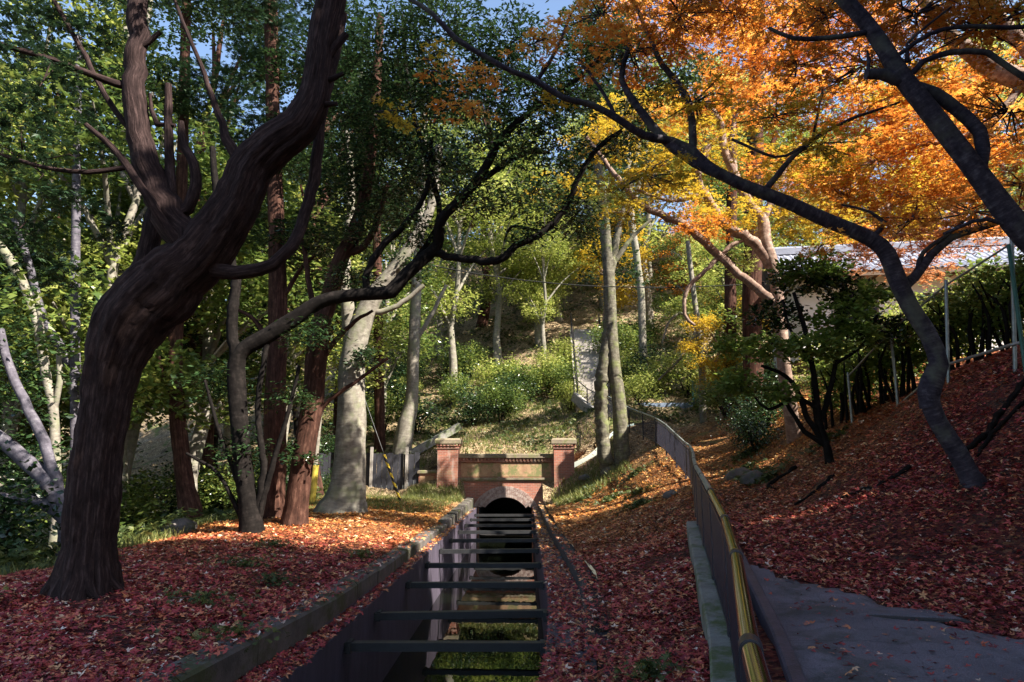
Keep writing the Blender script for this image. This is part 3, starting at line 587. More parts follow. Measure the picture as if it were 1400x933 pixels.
hero('maple_tree','maple with dark S-curved trunk on the leafy slope, its long branch sweeping far left','maple',B['maple'],10,
 [(1333,662,17.1),(1325,650,13.5),(1308,618,12.6),(1282,578,11.7),(1270,545,12.2),(1273,522,14.4),(1283,498,12.2),(1270,460,11.2),(1245,420,11.2),(1226,380,11.2),(1213,347,11.2),(1190,327,10.3),(1130,302,9.5),(1080,279,9.0),(1040,263,8.6),(1000,246,8.1),(968,228,7.7),(945,206,7.2),(920,194,6.3),(880,185,5.4,9.8),(842,161,5.0,9.6),(810,144,4.5,9.5),(770,134,4.0,9.3),(732,110,4.0,9.2),(700,98,3.6,9.1),(660,76,3.6,9),(622,52,3.6,8.9),(590,18,3.1,8.8),(545,-10,2.7,8.8)],
 [[(1230,398,9),(1250,378,7),(1272,350,6),(1300,326,5),(1350,310,4),(1390,296,3)],[(1255,370,4),(1262,345,3),(1290,325,2.5),(1320,300,2)],[(1270,556,13),(1262,535,9),(1262,520,5)],
  [(985,240,8),(950,222,7),(915,198,7),(890,170,6),(868,140,5),(850,110,4),(860,60,3)],[(946,208,5.5),(948,180,5.5),(944,150,5),(930,118,5),(905,88,4),(885,45,3),(860,-10,2.5)],
  [(1045,262,4.5),(1075,225,3.5),(1110,192,3),(1160,165,2.5),(1230,140,1.5)],[(1110,192,2),(1117,160,2),(1125,120,1.5)],[(1100,200,2,9.6),(1060,215,2,9.6),(1000,190,2,9.6)],[(735,110,3),(760,70,2.5),(780,20,2)],[(842,161,3),(820,120,2.5),(790,80,2)],[(1190,327,4),(1210,305,3),(1190,290,2),(1150,280,1.5)]],
 maple_crown,M['maple_bark'],None,seg=18,per=95,lps=18,size=.062,kind='maple',L=.35,flat=.08,flute=.05,tilt=.35,tw=.5)
bR=np.array([9.2,8.6,g1(9.2,8.6)])
hero('maple_tree','near maple whose thick dark trunk leans in from the right edge of the picture','maple',bR,7,
 [(1760,560,20.8,8.6),(1640,500,19.2,8.2),(1530,430,17.6,7.6),(1455,370,16.8,7.2),(1405,325,16.0),(1372,285,14.8),(1322,218,13.6),(1272,153,12.8),(1232,103,12.0),(1192,42,10.4),(1150,-5,10.0),(1100,-50,9.6)],
 [[(1338,235,8),(1343,205,9),(1338,180,9),(1310,150,8.5),(1275,128,9),(1255,118,8)],[(1236,110,9),(1205,101,8),(1183,102,7)],[(1186,102,3),(1188,85,2.5),(1186,70,1.5)],
  [(1246,102,4),(1262,85,4),(1300,72,4),(1350,72,4),(1375,90,4),(1400,108,4),(1450,115,4)],[(1185,45,4),(1130,52,3.5),(1085,53,3),(1050,38,2)],[(1220,80,3),(1290,40,3),(1400,38,3)],[(1420,330,4,7),(1350,300,3,7),(1290,320,2,7)],[(1240,85,3),(1240,60,2),(1300,10,1.5)]],
 {M['orange_leaf']:[(1130,20,70,8,.4),(1250,20,70,7.5,.4),(1340,40,70,7.6,.4),(1180,90,60,8.4,.35),(1380,150,60,8,.4),(1300,-60,140,7.5,.4),(1400,250,50,8.2,.4),(1090,90,40,8.5,.3)],
  M['yellow_leaf']:[(1330,10,50,8,.4),(1390,20,45,8,.4),(1250,80,35,8.2,.35)]},M['maple_bark'],None,seg=20,per=95,lps=18,size=.058,kind='maple',L=.32,flat=.08,flute=.05,tilt=.35,tw=.5)
hero('maple_tree','third maple behind with pale thick branch crossing the top right corner','maple',np.array([15.5,15,g1(15.5,15)]),14,
 [(1700,480,20,15),(1560,280,19,14.5),(1470,160,17,14),(1420,120,15,14),(1370,100,14,14),(1335,78,12,14),(1290,40,9,14),(1250,-20,7,14)],
 [[(1470,150,12),(1420,80,11),(1385,50,10),(1362,20,9),(1350,-20,8)],[(1400,112,6),(1360,160,5),(1310,190,4),(1240,200,3)]],
 {M['orange_leaf']:[(960,40,60,16,.4),(1050,90,60,16,.4),(890,10,55,16,.4),(1120,60,60,15.5,.4),(1200,20,60,15,.4),(1040,0,70,16,.4),(1270,170,60,14,.4),(1200,220,60,14.5,.4),(1330,230,60,14,.4),(1250,270,55,14.5,.35),(1160,270,50,15,.35),(1380,190,60,14,.4),(1180,150,50,15,.4),(1300,110,60,15,.4),(1390,100,60,15,.4),(1100,140,60,15,.4)],
  M['yellow_leaf']:[(1120,240,50,15,.4),(1220,120,45,15,.4),(1070,220,45,15.5,.4)],M['rust_leaf']:[(1240,320,50,16,.35),(1330,310,50,15.5,.4),(1190,190,50,16,.4),(1170,350,40,17,.4),(1260,360,35,17,.4)]},
 M['pink_bark'],None,seg=14,per=75,lps=16,size=.085,kind='maple',L=.5,flat=.08,tilt=.35,tw=.3)
hero('broadleaf_shrub','rounded glossy green shrub tree on several thin stems on the leafy slope','shrub',B['greenshrub'],15,
 [(1134,634,6.5),(1130,610,5.5),(1122,585,5),(1118,560,4.5),(1112,510,4),(1100,450,3.5),(1085,400,2.5)],
 [[(1128,605,4.5),(1105,575,4),(1095,545,4),(1075,515,3),(1040,500,2)],[(1122,580,4),(1132,545,4),(1142,500,3),(1150,450,2.5),(1165,400,2)],[(1118,560,3.5),(1090,545,3),(1050,560,2),(1030,540,1.5)],[(1130,610,4),(1100,590,3.5),(1080,560,3),(1062,525,2.5)],[(1140,500,2.5),(1180,470,2),(1200,430,1.5)],[(1110,500,2.5),(1080,450,2),(1070,410,1.5)]],
 {M['ever_leaf']:[(1100,378,48,15.8,.5),(1165,400,44,15.8,.5),(1060,430,36,15.5,.6),(1200,450,34,15.6,.7)],
  M['hedge_leaf']:[(1110,365,50,15,.35),(1150,430,46,14.8,.45),(1190,400,36,15,.4),(1060,470,42,14.6,.5),(1120,470,45,14.6,.45),(1010,520,32,15,.6),(1170,455,35,14.8,.5),(1060,535,30,14.8,.5),(1005,470,28,15.5,.6)]},
 M['dark_bark'],None,seg=8,per=95,lps=16,size=.115,kind='oval',L=.35,tilt=.6,tw=.35,flute=0)
hero('slim_tree','slim pale straight trunk standing where the path bends at the back','tree',B['slim'],35,[(963,592,6.5),(962,575,5),(960,540,4.8),(959,490,4.5),(955,450,4),(948,400,3.5),(940,330,3)],
 [[(959,490,3),(985,450,2.5),(1000,420,2)],[(957,470,2.5),(935,430,2),(915,440,1.5),(905,470,1.2)],[(955,450,2.5),(930,490,2),(900,520,1.5)]],
 [(930,420,32,35,.5),(985,430,30,35.5,.5),(950,370,35,36,.5),(905,490,28,35,.5),(960,490,22,35,.5)],M['pale_bark'],M['lime_leaf'],per=24,lps=14,size=.15,L=.6,tw=.3)
hero('cedar_tree','tall red-brown cedar behind the rounded green shrub','tree',B['redcedar'],26,
 [(1030,600,17),(1029,570,14),(1029,480,13),(1028,400,12.5),(1030,300,12),(1032,200,11),(1034,80,9),(1036,-60,8)],[[(1030,250,5),(1050,215,4),(1062,180,3)],[(1030,290,5),(1010,250,4),(985,200,3)]],
 {M['cedar_leaf']:[(1030,60,45,26,.6),(985,140,40,25,.7),(1050,130,38,25,.6),(960,90,40,25,.6),(1020,170,30,24.5,.7)]},M['red_bark'],None,per=13,lps=14,size=.16,L=.6,flute=.07)
hero('cedar_tree','dark short-looking cedar trunk at the back of the leafy path','tree',B['stump'],33,[(1000,576,11),(1000,560,9.5),(999,520,8.5),(998,420,8),(1000,300,7),(1002,150,6)],[],[(1000,440,30,33),(1010,350,36,33),(1000,250,40,33)],M['red_bark'],M['mid_leaf'],per=22,lps=14,size=.18,L=.7)
hero('maple_tree','sunlit maple with crooked pale pinkish limbs behind the green shrub','maple',B['sunmaple'],20,
 [(1088,604,12,21),(1080,560,10,20.5),(1072,500,9,20),(1066,430,8.5),(1058,370,8.5),(1046,330,8.5),(1042,300,7.5),(1025,280,6.5),(1005,240,6),(990,205,5.5),(985,170,5),(965,140,4)],
 [[(1062,420,7),(1036,395,6.5),(1010,375,6),(985,352,6),(960,328,6),(935,308,5.5),(905,294,5),(875,280,4.5),(850,250,4),(830,225,3.5),(800,185,3)],
  [(1056,365,8.5),(1030,332,8),(1005,316,7),(985,300,6.5),(970,275,6),(955,250,5.5),(958,225,5),(970,200,4)],[(985,352,3),(1000,335,3),(1015,330,2.5)],[(984,352,3.5),(965,370,3),(940,395,3),(936,430,2.5),(950,445,2)],
  [(1044,300,5),(1060,260,4.5),(1080,220,4),(1100,190,3)],[(1005,240,4),(1000,190,3.5),(1010,140,3)],[(970,262,3),(920,275,2.5),(870,260,2)]],
 {M['yellow_leaf']:[(900,230,45,20,.45),(960,200,50,20.5,.45),(880,160,50,21,.45),(1000,290,35,19.5,.4),(820,200,40,21,.45),(860,290,30,20,.4),(930,270,35,20,.4),(1090,300,45,21,.4),(1140,310,40,21,.4),(760,260,30,21,.5)],
  M['orange_leaf']:[(1060,230,45,21,.4),(1110,260,45,21,.4),(940,150,45,21,.4),(1000,140,55,21,.4),(970,310,25,19.5,.4)],M['lime_leaf']:[(1080,290,40,22,.5),(830,270,35,22,.5),(1010,360,25,21,.5)]},
 M['pink_bark'],None,seg=12,per=48,lps=15,size=.10,kind='maple',L=.55,flat=.08,tilt=.35,tw=.3)
cb=bpy.data.objects['cedar_tree']; cbl=B['cedar']
for a_ in (-2.7,-1.9,-1.1,-.3,.6,2.2):
    P=[];rr=[]
    for q,(d_,h_,r_) in enumerate([(.16,.85,.08),(.24,.40,.09),(.34,.12,.07),(.44,.02,.045),(.56,-.06,.02)]):
        x=cbl[0]+math.cos(a_+.12*q)*d_; y=cbl[1]+math.sin(a_+.12*q)*d_; P.append(np.array([x,y,g1(x,y)+h_])); rr.append(r_)
    MB().tube(P,rr,seg=10,step=.08,rough=.05).build('root',M['cedar_bark'],cb,loc=cbl)
# pale crooked trees at the left, in the wood below the bank
for lab,bp,Y,tr,br in [
 ('grey crooked tree at the left edge with low limbs reaching behind the cedar',(92,720),14,[(95,730,14),(85,690,13),(62,655,11),(35,630,10),(0,600,9),(-60,560,8)],[[(90,705,12),(60,688,9),(30,683,8),(0,680,7),(-60,650,6)],[(85,690,8),(55,590,7),(20,520,6),(0,450,5)]]),
 ('slender pale forked tree beyond the bank, left of the big cedar',(77,700),17,[(78,700,6),(76,620,6),(73,560,6),(62,510,5.5),(50,440,5),(30,385,6),(10,350,6),(-20,310,5)],[[(74,560,4),(82,520,4),(80,480,3)],[(72,550,4),(60,470,3),(50,400,3)]]),
 ('straight bluish grey trunk just left of the big cedar',(103,690),18,[(104,700,7),(103,600,6.5),(103,500,6.5),(103,400,6),(105,250,5),(108,50,4)],[[(95,500,7),(80,470,7),(60,440,6),(45,380,5),(20,300,4)]]),
 ('reddish trunk with sunlit patches in the wood right of the big cedar',(250,700),21,[(262,702,16),(254,670,12),(248,620,11),(243,560,10),(240,480,9),(245,380,8),(250,200,7),(255,0,6)],[[(244,560,4),(220,500,3),(210,440,2)]]),
 ('pale thin tree with white upper stem behind the cedar\'s second stem',(165,690),24,[(168,690,7),(166,560,6),(172,400,6),(168,250,6),(165,120,6),(172,60,5),(176,-20,4)],[[(167,120,4),(190,70,4),(205,10,4),(210,-40,3)]]),
 ('tree with grey upper trunk and red-brown torn base left of the portal',(552,612),35,[(550,614,13),(556,580,12),(563,545,9),(566,470,8),(570,380,7),(575,280,6),(580,150,5)],[[(566,470,4),(590,430,3),(610,390,2)]]),
 ('thin reddish trunk directly behind the pale grey trunk',(508,600),36,[(520,616,8),(519,560,7),(518,480,7),(516,360,6),(512,200,5)],[]),
 ('sunlit white slim stem high on the hillside right of the twin trunks',(880,430),44,[(878,450,5),(876,400,5),(870,350,5),(862,290,5),(858,210,5),(850,140,4)],[[(862,290,3),(880,230,3),(890,170,2)]]),
 ]:
    p=at(bp[0],bp[1],Y); z=g1(p[0],p[1]); base=np.array([p[0],p[1],z]); bm=M['grey_bark'] if Y in (14,18) else (M['red_bark'] if ('reddish' in lab) else M['pale_bark'])
    tr=[tr[0][:3]]+tr[1:]; P,r=pix(tr,Y); 
    e=empty('woodland_tree',base,lab,'tree'); P=[np.array([P[0][0],P[0][1],min(z,P[0][2])-.4])]+P; r=[r[0]*1.2]+r
    MB().tube(P,r,seg=12,step=.25,rough=.04,flute=.05).build('trunk',bm,e,loc=base)
    for b_ in br:
        q,rr=pix(b_,Y); MB().tube(q,rr,seg=8,step=.25,rough=.04,wob=.1).build('branch',bm,e,loc=base)
    if True:
        top=P[-1]; bl=[(top+rng.normal(0,1,3)*[1.6,1.6,1.2],np.array([1.5,1.5,.9])) for _ in range(6)]
        mb=MB(); crown_mesh(mb,bl,per=45,lps=13,size=.15,L=.6); mb.build('crown',M['ever_leaf'] if Y<30 else M['mid_leaf'],e,loc=base)

# ---------------------------------------------------------------- background wood: prototypes and copies
def proto(kind,h,lm,bm,seed,per=36):
    global rng
    rng=np.random.default_rng(seed)
    root=empty('forest_tree',(0,0,0),'x','tree'); P=[np.array([0,0,-.6])]; x=y=0
    lean=rng.normal(0,.05,2)
    for k in range(1,8):
        z=h*k/7*.93; x=lean[0]*z+rng.normal(0,.12); y=lean[1]*z+rng.normal(0,.12); P.append(np.array([x,y,z]))
    r0=h*.014+.05; rr=[r0*1.4]+[r0*(1-.12*k) for k in range(1,8)]
    mb=MB(); mb.tube(P,rr,seg=9,step=.6,rough=.04,flute=.05)
    bl=[]
    if kind=='cedar':
        for k in range(13):
            f=.35+.65*k/12; a=rng.uniform(0,6.28); rad=(1.05-f)*h*.2+.3; c=np.array([math.cos(a)*rad,math.sin(a)*rad,h*f]); bl.append((c,np.array([1.3,1.3,.8])*(1.25-f*.6)))
    else:
        for k in range(15):
            f=rng.uniform(.32,1); a=rng.uniform(0,6.28); rad=h*.24*math.sqrt(max(.05,1-(f-.62)**2*5))*rng.uniform(.3,1.1); c=np.array([math.cos(a)*rad,math.sin(a)*rad,h*f]); bl.append((c,np.array([1.5,1.5,.85])*rng.uniform(.7,1.1)*h/11))
    for c,r in bl:
        f=max(1,min(6,int(c[2]/h*6))); a=P[f]; mb.tube([a,(a+c)/2+[0,0,.3],c],[r0*.4,r0*.25,.02],seg=5,step=.7)
    mb.build('trunk',bm,root); mb=MB()
    crown_mesh(mb,bl,per=per*1.25,lps=14,size=.165 if per<60 else .26,kind='oval' if kind!='cedar' else 'spray',L=.8,tilt=.6); mb.build('crown',lm,root)
    return root
def shrubproto(lm,seed,h=2.2):
    global rng
    rng=np.random.default_rng(seed); root=empty('forest_shrub',(0,0,0),'x','shrub'); mb=MB(); bl=[]
    for k in range(7):
        a=rng.uniform(0,6.28); q=rng.uniform(.2,.9)*h*.5; c=np.array([math.cos(a)*q,math.sin(a)*q,h*rng.uniform(.3,.9)]); bl.append((c,np.array([.6,.6,.45])*h/2)); mb.tube([np.array([0,0,-.2]),c*.5+[0,0,.1],c],[.035,.025,.008],seg=5)
    mb.build('stem',M['dark_bark'],root); mb=MB(); crown_mesh(mb,bl,per=75,lps=13,size=.13,L=.95,flat=.25,tilt=.7); mb.build('foliage',lm,root); return root
def copy_tree(o):
    c=o.copy(); col.objects.link(c)
    for ch in kids_cache[o.name]:
        d=ch.copy(); col.objects.link(d); d.parent=c
    return c
PR={'broadA':proto('broad',11,M['mid_leaf'],M['pale_bark'],11),'broadB':proto('broad',12.5,M['lime_leaf'],M['pale_bark'],12),'dark':proto('broad',12,M['ever_leaf'],M['dark_bark'],13),
    'shade':proto('broad',12,M['ever_leaf'],M['dark_bark'],23,85),  # denser crown, for the unseen trees added to block the sun
    'cedar':proto('cedar',17,M['cedar_leaf'],M['red_bark'],14),'yellow':proto('broad',9,M['yellow_leaf'],M['pink_bark'],15),'orange':proto('broad',8.5,M['orange_leaf'],M['pink_bark'],16),
    'shrubA':shrubproto(M['mid_leaf'],17),'shrubB':shrubproto(M['ever_leaf'],18),'shrubC':shrubproto(M['lime_leaf'],19)}
kids_cache={o.name:kids(o) for o in PR.values()}
rng=np.random.default_rng(101)
LAB={'broadA':'green broadleaf tree in the wood','broadB':'yellow-green broadleaf tree in the wood','dark':'dark evergreen tree in the wood','shade':'dense dark evergreen shade tree in the wood','cedar':'tall cedar with red-brown trunk in the wood','yellow':'yellow autumn tree in the wood','orange':'orange autumn maple in the wood','shrubA':'mid green bush','shrubB':'dark green bush','shrubC':'light green bush'}
MARKS=[(60,'at the left edge'),(200,'behind the big cedar trunk'),(330,'left of the crooked evergreen'),(450,'by the pale grey trunk'),(540,'above the striped stay wire'),(620,'above the left pillar'),(690,'above the tunnel arch'),(770,'above the right pillar'),(815,'beside the hillside stair'),(880,'behind the twin trunks'),(950,'at the bend of the path'),(1040,'behind the slim pale trunk'),(1140,'behind the rounded green shrub'),(1240,'behind the pale annex'),(1340,'behind the tiled roof'),(1500,'at the right edge')]
labseen={}
def spot(x,y):
    d=np.array([x,y,g1(x,y)+3])-np.array([0,0,2.]); z=float(d.dot(fw))
    if z<2: return None
    px=700+F_PX*float(d.dot(rt))/z
    if px<-60 or px>1460: return None
    return next((t for a,t in MARKS if px<a),'at the right edge')
ORD=['','second ','third ','fourth ','fifth ','sixth ','seventh ','eighth ']
used=set(); 
def put(kind,x,y,where,s=1.0):
    src=PR[kind]; o=src if kind not in used else copy_tree(src); used.add(kind)
    o.location=(x,y,g1(x,y)-.05); o.rotation_euler=(0,0,rng.uniform(0,6.28)); s*=rng.uniform(.9,1.2)*(1.35 if where.startswith('on the hill') and 'shrub' not in kind else 1.5 if where.startswith('below') and 'shrub' not in kind else 1); o.scale=(s,s,s*rng.uniform(.9,1.1))
    sp=spot(x,y); dist='near' if y<30 else 'midway' if y<48 else 'far'
    lab=LAB[kind]+' '+where
    if sp:
        base_=LAB[kind].split(' in the')[0]; dd={'on the hill behind the portal':'hillside','below the left bank':'low ground','beyond the path and the house':'far bank','on the hill behind the house':'upper hill','beside the path and portal':'bank'}.get(where,'wood')
        key=(base_,dd,sp); c_=labseen.setdefault(key,[]); c_.append((y,o,base_,dd,sp)); lab=base_+' on the '+dd+' '+sp
    tag(o,lab,'shrub' if 'shrub' in kind else 'tree',(LAB[kind].split(' in the')[0]+'s ').replace('bushs','bushes').replace('with red-brown trunks','trees with red-brown trunks')+where)
def scatter(lst,where):
    for k,x,y,*s in lst: put(k,x,y,where,*(s or [1.0]))
scatter([('broadA',-9,42),('broadB',-5,47),('broadA',-12,50),('broadB',-2,52,.9),('broadB',1.5,50,.75),('broadA',-7,56),('dark',-14,43),('broadB',3,58,.9),('broadA',0,63),('broadB',-8,66),('cedar',-4,60),('broadA',7,60),('broadB',10,54),('broadB',1.2,54,.8),('yellow',6,51,.9),('broadA',12,64),('broadB',16,58),('cedar',9,68),('broadA',-16,60),('broadB',-14,70),('broadA',4,72),('broadB',14,74),('broadA',-3,78),('broadA',22,66),('cedar',-20,66),('broadB',24,76),('broadA',-24,74),('broadB',8,80),('dark',-2,70),('orange',13,50)],'on the hill behind the portal')
scatter([('broadA',-12,25),('cedar',-14,30),('broadB',-17,22),('broadA',-15,26),('broadB',-20,33),('broadA',-30,38,1.2),('broadB',-34,30,1.2),('broadB',-25,26),('dark',-16,35),('cedar',-10,38),('broadA',-21,28),('broadA',-22,38),('cedar',-25,32),('broadA',-19,44),('broadB',-27,46),('broadA',-13,20,.8),('cedar',-18,17,.9),('broadA',-24,20,.8),('broadB',-11.5,33,.8),('cedar',-9,30,.9)],'below the left bank')
scatter([('broadB',12,41,.65),('broadA',14,38,.75),('yellow',12,33,.8),('orange',16,33,.8),('yellow',9.5,33.5,.6),('broadB',19,40,.7),('orange',24,34,.7),('broadA',12,48,.8),('broadB',15,46,.9),('broadB',30,38,.7)],'beyond the path and the house')
scatter([('broadB',20,54),('broadA',26,56,1.1),('broadB',32,60,1.2),('broadA',38,62,1.3),('broadB',44,66,1.3),('cedar',30,68,1.2),('broadB',22,72,1.2),('yellow',27,50,1.2),('orange',34,52,1.2),('broadB',40,54,1.2),('orange',18,66,1.5),('broadA',52,68,1.4)],'on the hill behind the house')
scatter([('cedar',17,-4,.7),('shade',15,0,.95),('cedar',19,4,.65),('shade',20,-8,1.1),('shade',14,-7,1.0),('cedar',22,0,.7),('shade',14.5,3.5,.75),('shade',18,7,.7),('cedar',14,-13,.9),('shade',23,7,.9),('shade',18,-11,1.1),('shade',13,-2,.9),('cedar',20.5,6,.65),('shade',25,2,1.0)],'unseen right of the viewer, added for shade')  # out of view, added to keep the foreground in shade
scatter([('shade',5,-3.5,1.2),('shade',9,-.5,1.25),('shade',11.8,2.4,1.25),('shade',13.6,6.0,1.05),('shade',1.0,-7,1.3),('shade',8.5,-6,1.3),('cedar',4,-9,1.1)],'unseen behind the viewer, added for shade')  # unseen trees added to keep sun off the big cedar and near leaves
bushes=[]
for k in range(40):
    x=rng.uniform(-11,9); y=rng.uniform(39.5,52)
    if 2<x<6.5 and y>38: continue
    bushes.append((['shrubA','shrubB','shrubC','shrubA','shrubB'][k%5],x,y,rng.uniform(.7,1.2)))
scatter(bushes,'on the hill behind the portal')
bushes=[(['shrubB','shrubA','shrubB'][k%3],rng.uniform(-19,-9.5),rng.uniform(13,30),rng.uniform(.8,1.3)) for k in range(26)]
scatter(bushes,'below the left bank')
scatter([('shrubC',9.6,21,.9),('shrubA',10.8,21.6,1.0),('shrubC',12.2,21,1.0),('shrubC',13.6,20.8,1.1),('shrubA',14.8,20.5,1.1),('shrubC',11.4,19.6,.8),('shrubC',2.6,40,.8),('shrubA',2.2,44,1.1),('shrubC',6.3,44,1.1),('shrubA',5.9,47,1.2),('shrubC',2.6,48,1.1),('shrubB',7.4,22.5,.6),('shrubB',7.8,24,.7),('shrubA',8.5,29,.9),('shrubA',10.5,31,1),('shrubC',6.2,38,.8),('shrubA',7.6,40,1.1),('shrubC',9.5,40,1.2),('shrubA',12,39,1.2),('shrubC',10.5,36.5,.9),('shrubB',-8.6,31.5,.7),('shrubB',-9.5,35,1),('shrubA',-8,38,1.2),('shrubB',-6,38,1.1),('shrubB',-10.5,28,1),('shrubB',8.6,24.5,.9)],'beside the path and portal')

for key,c_ in labseen.items():
    if len(c_)>1:
        c_.sort(key=lambda q:q[0])
        for i_,q in enumerate(c_): q[1]['label']=(('nearest ' if i_==0 else ORD[min(i_,7)]+'nearest ')+q[2]+' on the '+q[3]+' '+q[4])
# ---------------------------------------------------------------- undergrowth and fallen leaves
def scatter_pts(n,x0,x1,y0,y1,fn=None):
    x=rng.uniform(x0,x1,n); y=rng.uniform(y0,y1,n)
    if fn is not None: k=fn(x,y); x=x[k]; y=y[k]
    return x,y
mb=MB(); x,y=scatter_pts(60000,-16,18,35,70)
cl=np.sin(x*1.3+np.sin(y*.9)*2)*np.sin(y*1.1+x*.4)+rng.normal(0,.5,len(x)); k=(cl>.1)&~((x>2)&(x<6.2)&(y>38)&(y<58)); x=x[k];y=y[k]
leaves(mb,np.stack([x,y,G(x,y)+rng.uniform(0,.5,len(x))**1.5],-1),.22,'spray',.6)
tag(mb.build('undergrowth',M['under']),'low leafy undergrowth covering the hillside','undergrowth',kind='stuff')
mb=MB(); x,y=scatter_pts(26000,-24,-8.6,8,34); leaves(mb,np.stack([x,y,G(x,y)+rng.uniform(0,.6,len(x))**1.5],-1),.20,'spray',.6)
tag(mb.build('undergrowth',M['under']),'leafy ground cover below the left bank','undergrowth',kind='stuff')
def roadedge(x): return np.interp(x,[1.9,2.9,3.7,4.1,4.8,6,9],[9.6,9.3,8.5,7.3,6.5,5.6,4.2])
def litter(n,size0):
    # more leaves near the viewer
    u=rng.uniform(0,1,n); y=4.2*(40/4.2)**u; x=rng.uniform(-.80,.80,n)*y+rng.uniform(-1,1,n)-.4
    z=G(x,y); ok=np.ones(n,bool)
    xl=XLc(y)-.32; xw=XL(y); xr=XR(y); xc=XRc(y)
    gap=(x>xw)&(x<xr)&(y<33.2); ok&=~gap
    onl=(x>xl+.32)&(x<=xw)&(y<33); z=np.where(onl,.0,z)
    onr=(x>=xr)&(x<xc)&(y<33); z=np.where(onr,.0,z)
    cb=(x>xl)&(x<=xl+.32)&(y<33); z=np.where(cb,ZC(y)+.015,z); ok&=~(cb&(rng.uniform(0,1,n)>.30))
    cb2=(x>=xc)&(x<xc+.31)&(y<33); z=np.where(cb2,np.where(x<xc+.11,.225,.175),z); ok&=~(cb2&(rng.uniform(0,1,n)>.55))
    fx=np.interp(y,fa[:,1],fa[:,0]); road=(x>fx-.22)&(x<fx+.62)&(y<12); ok&=~(road&(rng.uniform(0,1,n)>.04))
    rd=(x>fx)&(y<roadedge(x)+.06*np.sin(x*7)+.04*np.sin(x*17)); e=np.clip((roadedge(x)-y)/.5,0,1); ok&=~(rd&(rng.uniform(0,1,n)>.03+.5*(1-e)**3)); z=np.where(rd,z+.02,z)
    portal=(x>-5.2)&(x<3.1)&(y>32.7)&(y<34); ok&=~portal
    pat=np.sin(x*1.7+np.sin(y*.8)*2.2)*np.sin(y*.9+x*.5); lit=(y>24)&(y<33)&(x<-2.8)&(x>-9)
    pat2=pat*.7+.5*np.sin(x*4.3+2*np.sin(y*2.1))*np.sin(y*3.7-x*1.3); ok&=~((pat2>.48)&(rng.uniform(0,1,n)<.75)); ok&=~(lit&(rng.uniform(0,1,n)<.5)); ok&=(y<36)|(rng.uniform(0,1,n)<.5)
    ok&=(x>-10.5)
    x=x[ok];y=y[ok];z=z[ok]; s=size0*(.75+.03*y)*np.clip(rng.lognormal(0,.30,len(x)),.45,1.55)
    return np.stack([x,y,z+rng.uniform(.002,.03,len(x))],-1),s
mb=MB(); P,s=litter(300000,.050); leaves(mb,P,s,'maple',.38)
tag(mb.build('fallen_leaves',M['litter']),'red and orange fallen maple leaves carpeting both banks','fallen leaves',kind='stuff')
# grass on the sunlit strip and bank edges
mb=MB()
def blades(mb,x,y,h,wd=.012,lean=.4):
    n=len(x); z=G(x,y); a=rng.uniform(0,6.28,n); d=np.stack([np.cos(a),np.sin(a),np.zeros(n)],-1); l=rng.normal(0,lean,(n,2)); hh=h*rng.uniform(.5,1.2,n)
    p=np.stack([x,y,z-.01],-1); tip=p+np.stack([l[:,0]*hh,l[:,1]*hh,hh],-1); mid=(p*.5+tip*.5)+np.array([0,0,.08])*hh[:,None]
    V=np.stack([p-d*wd,p+d*wd,mid+d*wd*.7,mid-d*wd*.7],1); V2=np.stack([mid-d*wd*.7,mid+d*wd*.7,tip+d*.001,tip-d*.001],1)
    V=np.concatenate([V,V2],1).reshape(-1,3); f=np.arange(n)[:,None]*8; F=np.concatenate([f+[0,1,2,3],f+[4,5,6,7]]); mb.add(V,F)
x,y=scatter_pts(9000,-9.5,-3,24.5,33); blades(mb,x,y,.13)
x,y=scatter_pts(2500,-5.5,-2.9,31,33); blades(mb,x,y,.28)
x,y=scatter_pts(9000,-6,6,33.9,44); blades(mb,x,y,.22,.02)
x,y=scatter_pts(2500,1.2,4.2,27,33); blades(mb,x,y,.25,.018)
x,y=scatter_pts(7000,-12,-8.3,8,22); blades(mb,x,y,.22,.012)
tag(mb.build('grass',M['grass']),'thin dry grass in the sun patches near the portal','grass',kind='stuff')
mb=MB()
for cx_,cy_,r_ in [(-3.9,8.6,.45),(-4.6,11.5,.6),(-3.6,10.2,.3),(-7.8,12,.8),(-2.9,7.2,.4),(-6.4,8.2,.3),(2.2,27,.7),(2.9,24,.6),(3.2,20,.5),(2.6,29,.8),(4.1,26,.5),(3.6,22.5,.4),(6.3,19,.6),(6.6,21,.6),(5.9,17,.5),(7.4,17,.5),(1.0,6,.25),(-5,14,.4),(7.2,22.6,.7),(-3,13,.2)]:
    n_=int(240*r_+60); a=rng.uniform(0,6.28,n_); q=np.abs(rng.normal(0,.5,n_))*r_; x=cx_+np.cos(a)*q*1.4; y=cy_+np.sin(a)*q
    leaves(mb,np.stack([x,y,G(x,y)+rng.uniform(.01,.16,n_)],-1),.07 if cy_<15 else .13,'spray',.6,dirz=.3)
tag(mb.build('weeds',M['under']),'small green weeds and moss tufts among the fallen leaves','weeds',kind='stuff')

